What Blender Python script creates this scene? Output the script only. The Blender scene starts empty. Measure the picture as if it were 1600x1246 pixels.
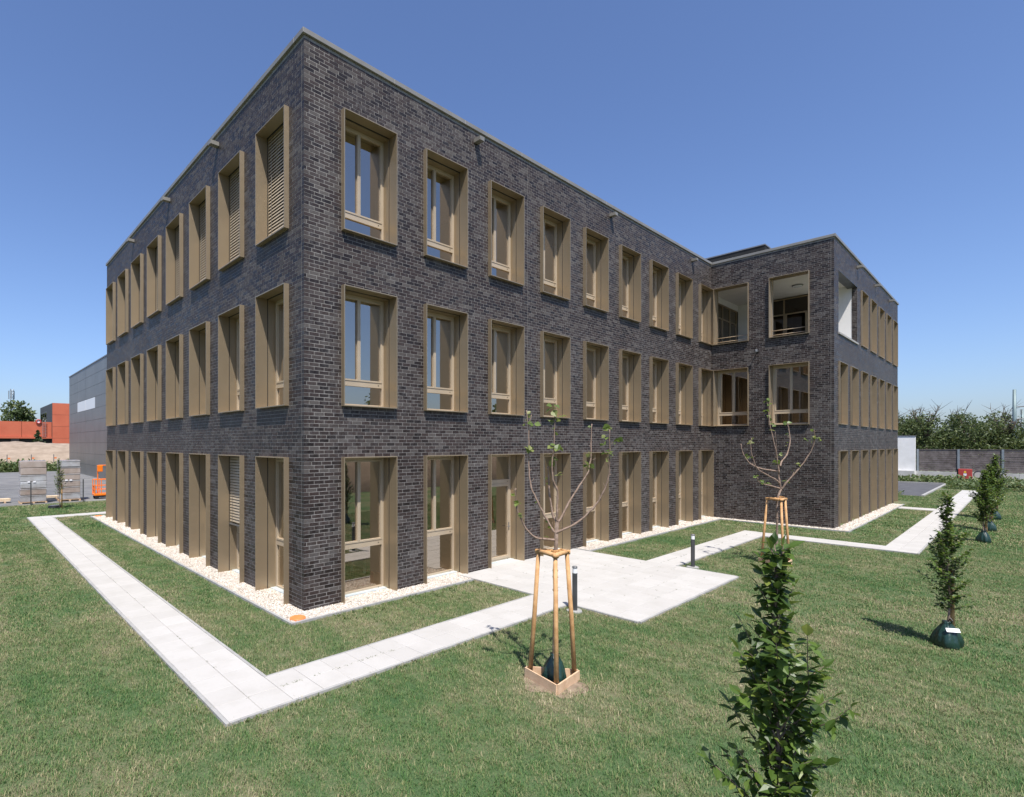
import bpy, math, random
import numpy as np
from mathutils import Vector, Matrix, Euler, noise as mnoise
R = math.radians
random.seed(7); rng = np.random.default_rng(7)
scn = bpy.context.scene
col = scn.collection

# ------------------------------------------------------------------ camera
TH = math.atan(1.1265)
FX, FY = math.cos(TH), math.sin(TH)            # viewing direction on the ground
CAM = (-5.652, -10.407, 3.655)
cd = bpy.data.cameras.new('camera'); cam = bpy.data.objects.new('camera', cd); col.objects.link(cam)
cam.location = CAM
cam.rotation_euler = (R(90), 0, math.atan2(FY, FX) - R(90))
cd.sensor_width = 36; cd.lens = 830 / 1600 * 36
cd.shift_x = (800 - 668) / 1600; cd.shift_y = (694 - 623) / 1600
cd.clip_start = .05; cd.clip_end = 5000
scn.camera = cam
scn.render.resolution_x = 1024; scn.render.resolution_y = 797

# ------------------------------------------------------------------ sky and sun
SUN_EL = 61.5
sd = Vector((-.531, -.847, 0)).normalized()     # horizontal direction towards the sun
sunvec = Vector((sd.x * math.cos(R(SUN_EL)), sd.y * math.cos(R(SUN_EL)), math.sin(R(SUN_EL))))
w = bpy.data.worlds.new('World'); scn.world = w; w.use_nodes = True
wn = w.node_tree.nodes; wl = w.node_tree.links
sky = wn.new('ShaderNodeTexSky'); sky.sky_type = 'NISHITA'; sky.sun_disc = False
sky.sun_elevation = R(SUN_EL); sky.sun_rotation = math.atan2(sd.x, sd.y)
sky.altitude = 150; sky.air_density = 1.0; sky.dust_density = 1.5; sky.ozone_density = 6.0
tint = wn.new('ShaderNodeMix'); tint.data_type = 'RGBA'; tint.blend_type = 'MULTIPLY'; tint.inputs[0].default_value = 1
tint.inputs[7].default_value = (1.0, 1.0, 1.12, 1); wl.new(sky.outputs[0], tint.inputs[6])
bg = wn['Background']; wl.new(tint.outputs[2], bg.inputs[0]); bg.inputs[1].default_value = .11
sl = bpy.data.lights.new('sun', 'SUN'); sl.energy = 5.0; sl.angle = R(.53); sl.color = (1, .955, .89)
so = bpy.data.objects.new('sun', sl); col.objects.link(so); so.location = (-20, -30, 40)
so.rotation_euler = (-sunvec).to_track_quat('-Z', 'Y').to_euler()
scn.view_settings.view_transform = 'Standard'; scn.view_settings.look = 'None'
scn.view_settings.exposure = 0.55; scn.view_settings.gamma = 1.0

# ------------------------------------------------------------------ materials
def nmat(name):
    m = bpy.data.materials.new(name); m.use_nodes = True
    return m, m.node_tree.nodes, m.node_tree.links, m.node_tree.nodes['Principled BSDF']
def setc(s, c): s.default_value = (c[0], c[1], c[2], 1)
def mixc(n, l, fac, a, b):
    x = n.new('ShaderNodeMix'); x.data_type = 'RGBA'; x.clamp_factor = True
    if hasattr(fac, 'links'): l.new(fac, x.inputs[0])
    else: x.inputs[0].default_value = fac
    for s, v in ((x.inputs[6], a), (x.inputs[7], b)):
        if hasattr(v, 'links'): l.new(v, s)
        else: setc(s, v)
    return x.outputs[2]
def math_(n, l, op, a, b=None, c=None, clamp=False):
    x = n.new('ShaderNodeMath'); x.operation = op; x.use_clamp = clamp
    for i, v in enumerate((a, b, c)):
        if v is None: continue
        if hasattr(v, 'links'): l.new(v, x.inputs[i])
        else: x.inputs[i].default_value = v
    return x.outputs[0]
def noise_(n, l, scale, detail=4, rough=.55, vec=None, dist=0):
    x = n.new('ShaderNodeTexNoise'); x.inputs['Scale'].default_value = scale
    x.inputs['Detail'].default_value = detail; x.inputs['Roughness'].default_value = rough
    x.inputs['Distortion'].default_value = dist
    if vec is None:
        g = n.new('ShaderNodeNewGeometry'); vec = g.outputs['Position']
    l.new(vec, x.inputs['Vector']); return x.outputs['Fac']
def ramp_(n, l, fac, stops):
    x = n.new('ShaderNodeValToRGB'); e = x.color_ramp.elements
    while len(e) < len(stops): e.new(.5)
    for i, (p, c) in enumerate(stops):
        e[i].position = p; e[i].color = (c[0], c[1], c[2], 1) if hasattr(c, '__len__') else (c, c, c, 1)
    l.new(fac, x.inputs[0]); return x.outputs[0]
def bump_(n, l, bs, h, strength=.3, dist=.01):
    b = n.new('ShaderNodeBump'); b.inputs['Strength'].default_value = strength; b.inputs['Distance'].default_value = dist
    l.new(h, b.inputs['Height']); l.new(b.outputs[0], bs.inputs['Normal'])
def pmat(name, c1, c2=None, scale=3., rough=.6, metal=0, bump=0, bscale=None, spec=.5, lo=.35, hi=.65, rvar=0, coat=0):
    m, n, l, b = nmat(name)
    b.inputs['Roughness'].default_value = rough; b.inputs['Metallic'].default_value = metal
    b.inputs['Specular IOR Level'].default_value = spec
    b.inputs['Coat Weight'].default_value = coat; b.inputs['Coat Roughness'].default_value = .15
    if c2 is None: setc(b.inputs['Base Color'], c1)
    else:
        f = noise_(n, l, scale, 6)
        l.new(ramp_(n, l, f, [(lo, c1), (hi, c2)]), b.inputs['Base Color'])
        if rvar: l.new(math_(n, l, 'MULTIPLY_ADD', f, rvar, rough - rvar / 2), b.inputs['Roughness'])
    if bump: bump_(n, l, b, noise_(n, l, bscale or scale * 6, 5), bump)
    return m

M = {}
# dark clinker brick: per-brick tone, lime bloom, satin fired skin
m, n, l, b = nmat('clinker_brick'); M['brick'] = m
at = n.new('ShaderNodeAttribute'); at.attribute_name = 'rnd'
oi = n.new('ShaderNodeObjectInfo')
rr = math_(n, l, 'FRACT', math_(n, l, 'ADD', at.outputs['Fac'], oi.outputs['Random']))
base = ramp_(n, l, rr, [(0, (.012, .008, .007)), (.3, (.024, .016, .014)), (.6, (.036, .024, .021)), (.82, (.048, .038, .034)), (1, (.078, .068, .062))])
f1 = noise_(n, l, 9, 6, .65); f2 = noise_(n, l, .55, 4, .6)
bl = math_(n, l, 'MULTIPLY', ramp_(n, l, f1, [(.42, 0.), (.72, 1.)]), ramp_(n, l, f2, [(.40, .12), (.66, 1.)]))
l.new(mixc(n, l, math_(n, l, 'MULTIPLY', bl, .55), base, (.16, .155, .155)), b.inputs['Base Color'])
b.inputs['Specular IOR Level'].default_value = .30
l.new(math_(n, l, 'MULTIPLY_ADD', rr, .2, .42), b.inputs['Roughness'])
bump_(n, l, b, noise_(n, l, 70, 4), .35, .004)
M['mortar'] = pmat('mortar', (.17, .16, .148), (.27, .258, .24), 6, .9, bump=.3, bscale=120)
# bronze anodised sheet
m, n, l, b = nmat('bronze_metal'); M['bronze'] = m
f = noise_(n, l, 1.3, 3)
l.new(mixc(n, l, f, (.35, .275, .182), (.395, .312, .21)), b.inputs['Base Color'])
b.inputs['Metallic'].default_value = .65; b.inputs['Specular IOR Level'].default_value = .45
l.new(math_(n, l, 'MULTIPLY_ADD', noise_(n, l, 9, 4), .15, .34), b.inputs['Roughness'])
M['bronze_light'] = pmat('bronze_casement', (.41, .335, .24), (.45, .37, .27), 2, .42, .2)
M['dark_gap'] = pmat('rubber_black', (.012, .012, .012), None, rough=.6)
M['coping'] = pmat('coping_sheet', (.22, .205, .18), (.27, .255, .225), 1.2, .42, .3)
M['grey_metal'] = pmat('grey_metal', (.19, .19, .195), (.22, .22, .225), 3, .4, .5)
M['anthracite'] = pmat('anthracite_metal', (.06, .061, .064), (.08, .081, .084), 3, .4, .3)
M['anthracite_dull'] = pmat('anthracite_cladding', (.016, .017, .018), (.024, .025, .026), 2, .75, .0, spec=.2)
M['white_wall'] = pmat('white_plaster', (.72, .71, .69), (.78, .77, .75), 2, .85, bump=.08, bscale=60)
M['ceiling'] = pmat('ceiling_white', (.70, .66, .61), (.74, .70, .65), 2, .9)
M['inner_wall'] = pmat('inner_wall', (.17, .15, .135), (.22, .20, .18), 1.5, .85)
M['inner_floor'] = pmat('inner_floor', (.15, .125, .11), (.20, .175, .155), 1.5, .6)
M['roof'] = pmat('roof_gravel', (.25, .25, .24), (.35, .34, .33), 8, .9)
M['sill'] = pmat('sill_sheet', (.42, .48, .50), (.50, .56, .58), 3, .45, .2)
# glazing: real reflection over a tinted clear sheet
m, n, l, b = nmat('window_glass'); M['glass'] = m; n.remove(b)
tr = n.new('ShaderNodeBsdfTransparent'); setc(tr.inputs[0], (.50, .52, .50))
gl = n.new('ShaderNodeBsdfGlossy'); gl.inputs['Roughness'].default_value = .004; setc(gl.inputs[0], (1.0, .90, .78))
bf = n.new('ShaderNodeFresnel'); bf.inputs[0].default_value = 1.55
fm = math_(n, l, 'MULTIPLY_ADD', bf.outputs[0], 1.6, .32, clamp=True)
mx = n.new('ShaderNodeMixShader'); l.new(fm, mx.inputs[0]); l.new(tr.outputs[0], mx.inputs[1]); l.new(gl.outputs[0], mx.inputs[2])
l.new(mx.outputs[0], n['Material Output'].inputs[0])
m = M['glass'].copy(); m.name = 'shaded_loggia_glass'; M['glass_shaded'] = m  # window glass again, the loggia's shade put into a darker tint
for x in m.node_tree.nodes:
    if x.type == 'MATH': x.inputs[1].default_value = 1.2; x.inputs[2].default_value = .02
    if x.type == 'BSDF_TRANSPARENT': setc(x.inputs[0], (.22, .23, .22))
# concrete paving
m, n, l, b = nmat('concrete_slab'); M['slab'] = m
oi = n.new('ShaderNodeObjectInfo')
c = mixc(n, l, oi.outputs['Random'], (.39, .375, .35), (.425, .41, .385))
f = noise_(n, l, 2.2, 6, .65); f2 = noise_(n, l, 26, 5, .7)
c = mixc(n, l, ramp_(n, l, f, [(.45, 0.), (.75, .55)]), c, (.34, .325, .295))
c = mixc(n, l, ramp_(n, l, f2, [(.62, 0.), (.72, .35)]), c, (.30, .285, .255))
l.new(c, b.inputs['Base Color']); b.inputs['Roughness'].default_value = .85
bump_(n, l, b, noise_(n, l, 160, 4), .25, .003)
M['kerb'] = pmat('concrete_kerb', (.27, .265, .255), (.34, .335, .32), 3, .88, bump=.2, bscale=80)
M['concrete'] = pmat('concrete_wall', (.40, .39, .37), (.50, .49, .47), 1.2, .88, bump=.2, bscale=30)
M['sand_joint'] = pmat('joint_sand', (.25, .23, .19), (.34, .315, .275), 20, .95)
m, n, l, b = nmat('pebbles'); M['pebble'] = m
g = n.new('ShaderNodeNewGeometry')
l.new(ramp_(n, l, g.outputs['Random Per Island'], [(0, (.28, .22, .165)), (.2, (.46, .395, .32)), (.55, (.58, .53, .46)), (.85, (.63, .60, .55)), (1, (.42, .385, .36))]), b.inputs['Base Color'])
b.inputs['Roughness'].default_value = .75
M['gravel_bed'] = pmat('gravel_bed', (.28, .235, .185), (.42, .37, .31), 60, .95, bump=.6, bscale=120)
M['orange_plastic'] = pmat('orange_plastic', (.72, .19, .05), (.78, .24, .08), 4, .55)
M['orange_paint'] = pmat('orange_paint', (.85, .20, .01), (.78, .17, .01), 4, .4, coat=.3)
M['asphalt'] = pmat('asphalt', (.055, .055, .06), (.085, .085, .09), 1.5, .9, bump=.4, bscale=90)
M['yard'] = pmat('yard_asphalt', (.115, .115, .12), (.17, .168, .165), .5, .9, bump=.3, bscale=60)
M['soil'] = pmat('soil', (.15, .11, .075), (.24, .185, .13), 7, .95, bump=.6, bscale=40)
M['sandheap'] = pmat('sandy_earth', (.215, .165, .12), (.315, .25, .19), .9, .95, bump=.9, bscale=3, lo=.3, hi=.7)
M['stake'] = pmat('debarked_pine', (.40, .215, .085), (.54, .32, .145), 9, .7, bump=.25, bscale=70)
M['plank'] = pmat('sawn_plank', (.50, .33, .20), (.60, .42, .27), 8, .8, bump=.2, bscale=60)
M['timber_pale'] = pmat('pale_timber', (.60, .46, .30), (.68, .54, .37), 4, .8)
M['rope'] = pmat('coconut_rope', (.40, .20, .07), (.55, .31, .12), 60, .9, bump=.8, bscale=150)
M['bark'] = pmat('young_bark', (.135, .095, .07), (.24, .175, .135), 14, .85, bump=.5, bscale=60)
M['bark_warm'] = pmat('twig_bark', (.17, .115, .082), (.27, .19, .145), 22, .75, bump=.3, bscale=80)
M['bark_dark'] = pmat('dark_bark', (.06, .045, .032), (.12, .09, .065), 10, .9, bump=.5, bscale=50)
M['bag'] = pmat('green_bag_plastic', (.007, .026, .019), (.013, .040, .030), 5, .35, bump=.9, bscale=14, coat=.2)
M['white_tag'] = pmat('white_tag', (.75, .75, .78), None, rough=.5)
M['purple_print'] = pmat('purple_print', (.16, .12, .42), None, rough=.5)
M['black_plastic'] = pmat('black_plastic', (.012, .012, .013), None, rough=.45)
M['lamp_white'] = pmat('opal_lens', (.72, .72, .72), None, rough=.25)
M['hall_panel'] = pmat('grey_cladding', (.135, .135, .132), (.165, .164, .16), .4, .42, .25)
M['hall_seam'] = pmat('cladding_seam', (.05, .05, .052), None, rough=.6)
M['pale_panel'] = pmat('pale_strip', (.62, .63, .64), None, rough=.35)
M['red_panel'] = pmat('red_cladding', (.43, .10, .048), (.47, .118, .058), .6, .55)
M['dark_recess'] = pmat('dark_recess', (.02, .018, .017), None, rough=.8)
M['brown_recess'] = pmat('brown_door', (.10, .075, .065), None, rough=.7)
M['film'] = pmat('wrapped_pavers', (.30, .235, .20), (.38, .32, .285), 2.5, .32, coat=.5, bump=.4, bscale=5)
M['film_grey'] = pmat('stretch_film', (.42, .43, .45), (.30, .28, .275), 2.2, .22, coat=.7, bump=.6, bscale=7)
M['barrier_wood'] = pmat('weathered_plank', (.095, .078, .074), (.175, .15, .145), 2.5, .85, bump=.3, bscale=18)
M['post_grey'] = pmat('galvanised_post', (.23, .265, .29), (.28, .31, .335), 2, .5, .3)
M['mast'] = pmat('mast_green_grey', (.13, .18, .185), (.16, .215, .22), 2, .5, .2)
M['red_sign'] = pmat('red_box', (.38, .045, .04), (.42, .06, .05), 3, .5)
M['yellow'] = pmat('yellow_print', (.75, .5, .05), None, rough=.5)
M['fence_wire'] = pmat('fence_wire', (.03, .04, .035), None, rough=.5, metal=.2)

def leafmat(name, stops, trans=.35, rough=.45):
    m, n, l, b = nmat(name)
    g = n.new('ShaderNodeNewGeometry'); oi = n.new('ShaderNodeObjectInfo')
    r_ = math_(n, l, 'FRACT', math_(n, l, 'ADD', g.outputs['Random Per Island'], oi.outputs['Random']))
    c = ramp_(n, l, r_, stops)
    l.new(c, b.inputs['Base Color']); b.inputs['Roughness'].default_value = rough
    t = n.new('ShaderNodeBsdfTranslucent')
    hs = n.new('ShaderNodeHueSaturation'); hs.inputs['Value'].default_value = 1.7; hs.inputs['Hue'].default_value = .48
    l.new(c, hs.inputs['Color']); l.new(hs.outputs[0], t.inputs[0])
    x = n.new('ShaderNodeMixShader'); x.inputs[0].default_value = trans
    l.new(b.outputs[0], x.inputs[1]); l.new(t.outputs[0], x.inputs[2]); l.new(x.outputs[0], n['Material Output'].inputs[0])
    return m
M['hornbeam'] = leafmat('hornbeam_leaf', [(0, (.034, .068, .013)), (.5, (.064, .115, .019)), (.85, (.10, .16, .028)), (1, (.19, .23, .05))], .36, .42)
M['plane_leaf'] = leafmat('young_leaf', [(0, (.075, .12, .022)), (.6, (.13, .19, .04)), (1, (.22, .24, .08))], .4)
M['woods'] = leafmat('woodland_leaf', [(0, (.036, .060, .016)), (.5, (.066, .098, .027)), (.85, (.10, .13, .04)), (1, (.14, .16, .055))], .3, .6)
M['conifer'] = leafmat('conifer_leaf', [(0, (.02, .04, .012)), (1, (.05, .075, .02))], .1, .6)
M['weed'] = leafmat('weed_leaf', [(0, (.05, .085, .025)), (.6, (.085, .13, .04)), (1, (.16, .17, .07))], .3, .6)

# grass blades and lawn soil share one world-space dryness pattern
def dryness(n, l):
    g = n.new('ShaderNodeNewGeometry')
    a = noise_(n, l, .33, 5, .6, g.outputs['Position']); c = noise_(n, l, 1.7, 5, .65, g.outputs['Position'])
    mp = n.new('ShaderNodeMapping'); mp.inputs['Scale'].default_value = (2.6, .16, 1); l.new(g.outputs['Position'], mp.inputs[0])
    st = noise_(n, l, 1.0, 3, .5, mp.outputs[0])      # faint mowing tracks
    s = math_(n, l, 'ADD', math_(n, l, 'MULTIPLY', a, .46), math_(n, l, 'MULTIPLY', c, .34))
    s = math_(n, l, 'ADD', s, math_(n, l, 'MULTIPLY', st, .20))
    return s, g
m, n, l, b = nmat('grass_blades'); M['grass'] = m
s, g = dryness(n, l)
ia = n.new('ShaderNodeAttribute'); ia.attribute_name = 'dry'; ia.attribute_type = 'INSTANCER'
s2 = math_(n, l, 'ADD', s, math_(n, l, 'MULTIPLY', math_(n, l, 'SUBTRACT', g.outputs['Random Per Island'], .5), .40))
s2 = math_(n, l, 'ADD', s2, math_(n, l, 'MULTIPLY', ia.outputs['Fac'], .16))
c = ramp_(n, l, s2, [(.29, (.054, .140, .038)), (.45, (.104, .195, .054)), (.55, (.185, .225, .084)), (.66, (.33, .295, .16)), (.82, (.48, .41, .27))])
l.new(c, b.inputs['Base Color']); b.inputs['Roughness'].default_value = .55; b.inputs['Specular IOR Level'].default_value = .3
t = n.new('ShaderNodeBsdfTranslucent'); l.new(c, t.inputs[0])
x = n.new('ShaderNodeMixShader'); x.inputs[0].default_value = .25
l.new(b.outputs[0], x.inputs[1]); l.new(t.outputs[0], x.inputs[2]); l.new(x.outputs[0], n['Material Output'].inputs[0])
m, n, l, b = nmat('lawn_soil'); M['lawn'] = m
s, g = dryness(n, l)
f = noise_(n, l, 38, 5, .7)
s2 = math_(n, l, 'ADD', s, math_(n, l, 'MULTIPLY', math_(n, l, 'SUBTRACT', f, .5), .5))
l.new(ramp_(n, l, s2, [(.32, (.040, .086, .034)), (.47, (.075, .112, .048)), (.57, (.135, .135, .076)), (.68, (.22, .185, .125)), (.80, (.31, .26, .18))]), b.inputs['Base Color'])
b.inputs['Roughness'].default_value = .95; b.inputs['Specular IOR Level'].default_value = .1
bump_(n, l, b, noise_(n, l, 60, 5), .8, .02)

# ------------------------------------------------------------------ helpers
class MB:
    def __init__(s): s.v = []; s.f = []; s.mi = []; s.cur = 0
    def add(s, vs, fs):
        k = len(s.v); s.v += [tuple(p) for p in vs]
        for f in fs: s.f.append(tuple(i + k for i in f)); s.mi.append(s.cur)
    def box(s, x0, y0, z0, x1, y1, z1):
        s.add([(x0,y0,z0),(x1,y0,z0),(x1,y1,z0),(x0,y1,z0),(x0,y0,z1),(x1,y0,z1),(x1,y1,z1),(x0,y1,z1)],
              [(0,3,2,1),(4,5,6,7),(0,1,5,4),(1,2,6,5),(2,3,7,6),(3,0,4,7)])
    def quad(s, a, b, c, d): s.add([a, b, c, d], [(0, 1, 2, 3)])
    def tube(s, pts, rad, n=8, cap=True):
        pts = [Vector(p) for p in pts]
        if not hasattr(rad, '__len__'): rad = [rad] * len(pts)
        rings = []; vs = []; up = None
        for i, p in enumerate(pts):
            t = (pts[min(i + 1, len(pts) - 1)] - pts[max(i - 1, 0)]).normalized()
            if up is None:
                up = Vector((0, 0, 1)) if abs(t.z) < .9 else Vector((1, 0, 0))
            a = t.cross(up).normalized(); b_ = a.cross(t).normalized(); up = b_
            for k in range(n):
                an = 2 * math.pi * k / n
                vs.append(p + (a * math.cos(an) + b_ * math.sin(an)) * rad[i])
        fs = []
        for i in range(len(pts) - 1):
            for k in range(n):
                fs.append((i*n+k, i*n+(k+1) % n, (i+1)*n+(k+1) % n, (i+1)*n+k))
        if cap:
            fs.append(tuple(range(n))[::-1]); fs.append(tuple((len(pts)-1)*n+k for k in range(n)))
        s.add(vs, fs)
    def lathe(s, prof, n=16, c=(0, 0), fold=None):
        vs = []; fs = []
        for i, (r, z) in enumerate(prof):
            for k in range(n):
                a = 2 * math.pi * k / n
                q = r * (fold(a, z) if fold else 1)
                vs.append((c[0] + q * math.cos(a), c[1] + q * math.sin(a), z))
        for i in range(len(prof) - 1):
            for k in range(n):
                fs.append((i*n+k, i*n+(k+1) % n, (i+1)*n+(k+1) % n, (i+1)*n+k))
        fs.append(tuple(range(n))[::-1]); fs.append(tuple((len(prof)-1)*n+k for k in range(n)))
        s.add(vs, fs)
    def mesh(s, name, mats, smooth=False):
        me = bpy.data.meshes.new(name); me.from_pydata(s.v, [], s.f); me.update()
        for m in (mats if isinstance(mats, (list, tuple)) else [mats]): me.materials.append(m)
        if any(s.mi): me.polygons.foreach_set('material_index', s.mi)
        if smooth: me.polygons.foreach_set('use_smooth', [True] * len(me.polygons))
        return me
    def obj(s, name, mats, parent=None, loc=(0, 0, 0), rz=0, smooth=False):
        return put(name, s.mesh(name, mats, smooth), parent, loc, rz)
def put(name, me, parent=None, loc=(0, 0, 0), rz=0):
    o = bpy.data.objects.new(name, me); col.objects.link(o)
    o.location = loc; o.rotation_euler = (0, 0, rz)
    if parent: o.parent = parent
    return o
def empty(name, loc=(0, 0, 0), rz=0, parent=None):
    o = put(name, None, parent, loc, rz); o.empty_display_size = .3; return o
def tag(o, label=None, cat=None, group=None, kind=None):
    if label: o['label'] = label
    if cat: o['category'] = cat
    if group: o['group'] = group
    if kind: o['kind'] = kind
    return o
def bev(o, w_=.004, seg=1):
    b_ = o.modifiers.new('bevel', 'BEVEL'); b_.width = w_; b_.segments = seg; b_.limit_method = 'ANGLE'; return o
def project(x, y, z):
    X = x - CAM[0]; Y = y - CAM[1]; dp = X * FX + Y * FY; lt = X * FY - Y * FX
    return (668 + 830 * lt / dp if dp > .01 else 1e9, 694 - 830 * (z - CAM[2]) / dp if dp > .01 else 1e9, dp)
RZL = -math.pi / 2

# ------------------------------------------------------------------ ground sheet, paving, gravel
g_ = MB(); S = 1600
xs = [-S, -60, -20, 0, 30, 60, 100, S]
for i in range(len(xs) - 1):
    for j in range(len(xs) - 1):
        g_.quad((xs[i], xs[j], 0), (xs[i+1], xs[j], 0), (xs[i+1], xs[j+1], 0), (xs[i], xs[j+1], 0))
tag(g_.obj('ground', M['lawn']), kind='structure')

SLABZ = .045
def paving(name, rects, nx, ny, kerbs=()):
    """bedding sheet with individually laid slabs; rects = (x0,y0,x1,y1); slab pitch from nx, ny"""
    root = MB()
    for (x0, y0, x1, y1) in rects: root.box(x0 + .012, y0 + .012, -.05, x1 - .012, y1 - .012, SLABZ - .012)
    rt = tag(root.obj(name, M['sand_joint']), kind='structure')
    cache = {}
    for ri, (x0, y0, x1, y1) in enumerate(rects):
        a, c_ = nx[ri], ny[ri]; dx = (x1 - x0) / a; dy = (y1 - y0) / c_
        key = (round(dx, 3), round(dy, 3))
        if key not in cache:
            s = MB(); e = .006; hx, hy = dx / 2 - .0028, dy / 2 - .0028
            s.add([(-hx,-hy,-.04),(hx,-hy,-.04),(hx,hy,-.04),(-hx,hy,-.04),(-hx,-hy,-e),(hx,-hy,-e),(hx,hy,-e),(-hx,hy,-e),
                   (-hx+e,-hy+e,0),(hx-e,-hy+e,0),(hx-e,hy-e,0),(-hx+e,hy-e,0)],
                  [(0,1,5,4),(1,2,6,5),(2,3,7,6),(3,0,4,7),(4,5,9,8),(5,6,10,9),(6,7,11,10),(7,4,8,11),(8,9,10,11)])
            cache[key] = s.mesh('slab', M['slab'])
        for i in range(a):
            for j in range(c_):
                o = put('slab', cache[key], rt, (x0 + dx * (i + .5), y0 + dy * (j + .5), SLABZ + random.uniform(-.002, .002)))
                o.rotation_euler = (random.gauss(0, .0025), random.gauss(0, .0025), random.gauss(0, .002))
    for (x0, y0, x1, y1) in kerbs:
        L = max(x1 - x0, y1 - y0); k = max(1, round(L)); hor = (x1 - x0) > (y1 - y0)
        for i in range(k):
            q = MB()
            if hor: q.box(x0 + L*i/k + .003, y0, -.05, x0 + L*(i+1)/k - .003, y1, SLABZ - .004)
            else: q.box(x0, y0 + L*i/k + .003, -.05, x1, y0 + L*(i+1)/k - .003, SLABZ - .004)
            q.obj('edging_stone', M['kerb'], rt)
    return rt
PATHS = []
def P_(name, rects, nx, ny, kerbs=()):
    PATHS.extend(rects); return paving(name, rects, nx, ny, kerbs)
P_('garden_path', [(-3.0, -3.52, -2.08, 22.25)], [2], [52], [(-3.05, -3.57, -3.003, 22.25), (-2.077, -2.57, -2.03, 21.35)])
P_('far_path', [(-2.08, 21.4, 4, 22.25)], [12], [2])
P_('entrance_path', [(-2.08, -3.52, 4.75, -2.58)], [14], [2], [(-3.0, -3.57, 4.7, -3.523), (-2.03, -2.577, 4.7, -2.535)])
P_('patio', [(4.75, -5.17, 10.3, -.03)], [11], [10], [(4.75, -5.22, 10.3, -5.173), (10.303, -5.17, 10.35, -3.56), (4.70, -5.17, 4.747, -3.58)])
P_('courtyard_path', [(10.3, -3.5, 18.1, -2.6), (18.1, -8.02, 19.0, -2.6)], [16, 2], [2, 11], [(10.36, -3.55, 18.05, -3.503), (18.05, -8.0, 18.097, -3.56)])
P_('long_path', [(19.0, -8.02, 53.2, -7.1)], [68], [2], [(18.1, -8.07, 53.2, -8.023)])
P_('side_path', [(34.0, -7.1, 35.2, -5.62)], [2], [3])

# gravel margin round the building with its edging
GW = .56
GRAV = [(-GW, -GW, 4.74, 0), (-GW, 0, 0, 20.75), (10.42, -GW, 22.5, 0), (21.94, -5.51, 22.5, -GW), (22.5, -5.51, 37.0, -4.95)]
WR0, WL0 = .95, .70                                # first window offsets from the corner
WW, PER = 1.54, 2.5
for k in range(9):
    x = WR0 + k * PER
    if 4.6 < x < 10.3: continue
    GRAV.append((x + .02, 0, x + WW - .02, .30))
for k in range(8): GRAV.append((0, WL0 + k * PER + .02, .30, WL0 + k * PER + WW - .02))
gb = MB()
for i, (x0, y0, x1, y1) in enumerate(GRAV): gb.box(x0, y0, -.05, x1, y1, .018 + .0007 * i)
tag(gb.obj('gravel_margin', M['gravel_bed']), kind='structure')
gmar = bpy.data.objects['gravel_margin']
for (x0, y0, x1, y1) in [(-GW-.06, -GW-.06, 4.69, -GW), (-GW-.06, -GW, -GW, 20.8), (10.36, -GW-.06, 21.88, -GW), (21.88, -5.57, 21.94, -GW), (21.94, -5.57, 37.0, -5.51), (10.36, -GW, 10.42, -.03)]:
    L = max(x1-x0, y1-y0); k = max(1, round(L)); hor = (x1-x0) > (y1-y0)
    for i in range(k):
        q = MB()
        if hor: q.box(x0+L*i/k+.003, y0, -.05, x0+L*(i+1)/k-.003, y1, .05)
        else: q.box(x0, y0+L*i/k+.003, -.05, x1, y0+L*(i+1)/k-.003, .05)
        q.obj('edging_stone', M['kerb'], gmar)
def pebbles(rects):
    """loose stones: squashed irregular octahedra, dense near the corner"""
    oct_ = np.array([(1,0,0),(-1,0,0),(0,1,0),(0,-1,0),(0,0,1),(0,0,-1)], float)
    tri = np.array([(0,2,4),(2,1,4),(1,3,4),(3,0,4),(2,0,5),(1,2,5),(3,1,5),(0,3,5)])
    V = []; F = []; k = 0
    for (x0, y0, x1, y1) in rects:
        cells = max(1, int((max(x1-x0, y1-y0)) / 1.0))
        for c_ in range(cells):
            if (x1-x0) >= (y1-y0): a = (x0+(x1-x0)*c_/cells, y0, x0+(x1-x0)*(c_+1)/cells, y1)
            else: a = (x0, y0+(y1-y0)*c_/cells, x1, y0+(y1-y0)*(c_+1)/cells)
            dist = math.hypot((a[0]+a[2])/2-CAM[0], (a[1]+a[3])/2-CAM[1])
            dens = 2600 if dist < 16 else (1700 if dist < 24 else 700)
            sc = 1 if dist < 24 else 1.6
            cnt = int(dens * (a[2]-a[0]) * (a[3]-a[1]))
            P = np.column_stack([rng.uniform(a[0], a[2], cnt), rng.uniform(a[1], a[3], cnt), rng.uniform(.016, .030, cnt)])
            r_ = rng.uniform(.009, .020, (cnt, 3)) * sc; r_[:, 2] *= .75
            vv = oct_[None] * r_[:, None] * rng.uniform(.7, 1.25, (cnt, 6, 1))
            th = rng.uniform(0, 6.28, cnt); c1, s1 = np.cos(th), np.sin(th)
            X = vv[..., 0]*c1[:, None] - vv[..., 1]*s1[:, None]; Y = vv[..., 0]*s1[:, None] + vv[..., 1]*c1[:, None]
            t2 = rng.uniform(-.7, .7, cnt); Z = vv[..., 2]*np.cos(t2)[:, None] + X*np.sin(t2)[:, None]
            V.append((np.stack([X, Y, Z], -1) + P[:, None]).reshape(-1, 3))
            F.append((tri[None] + (np.arange(cnt)*6)[:, None, None] + k).reshape(-1, 3)); k += cnt*6
    return np.concatenate(V), np.concatenate(F)
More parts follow.
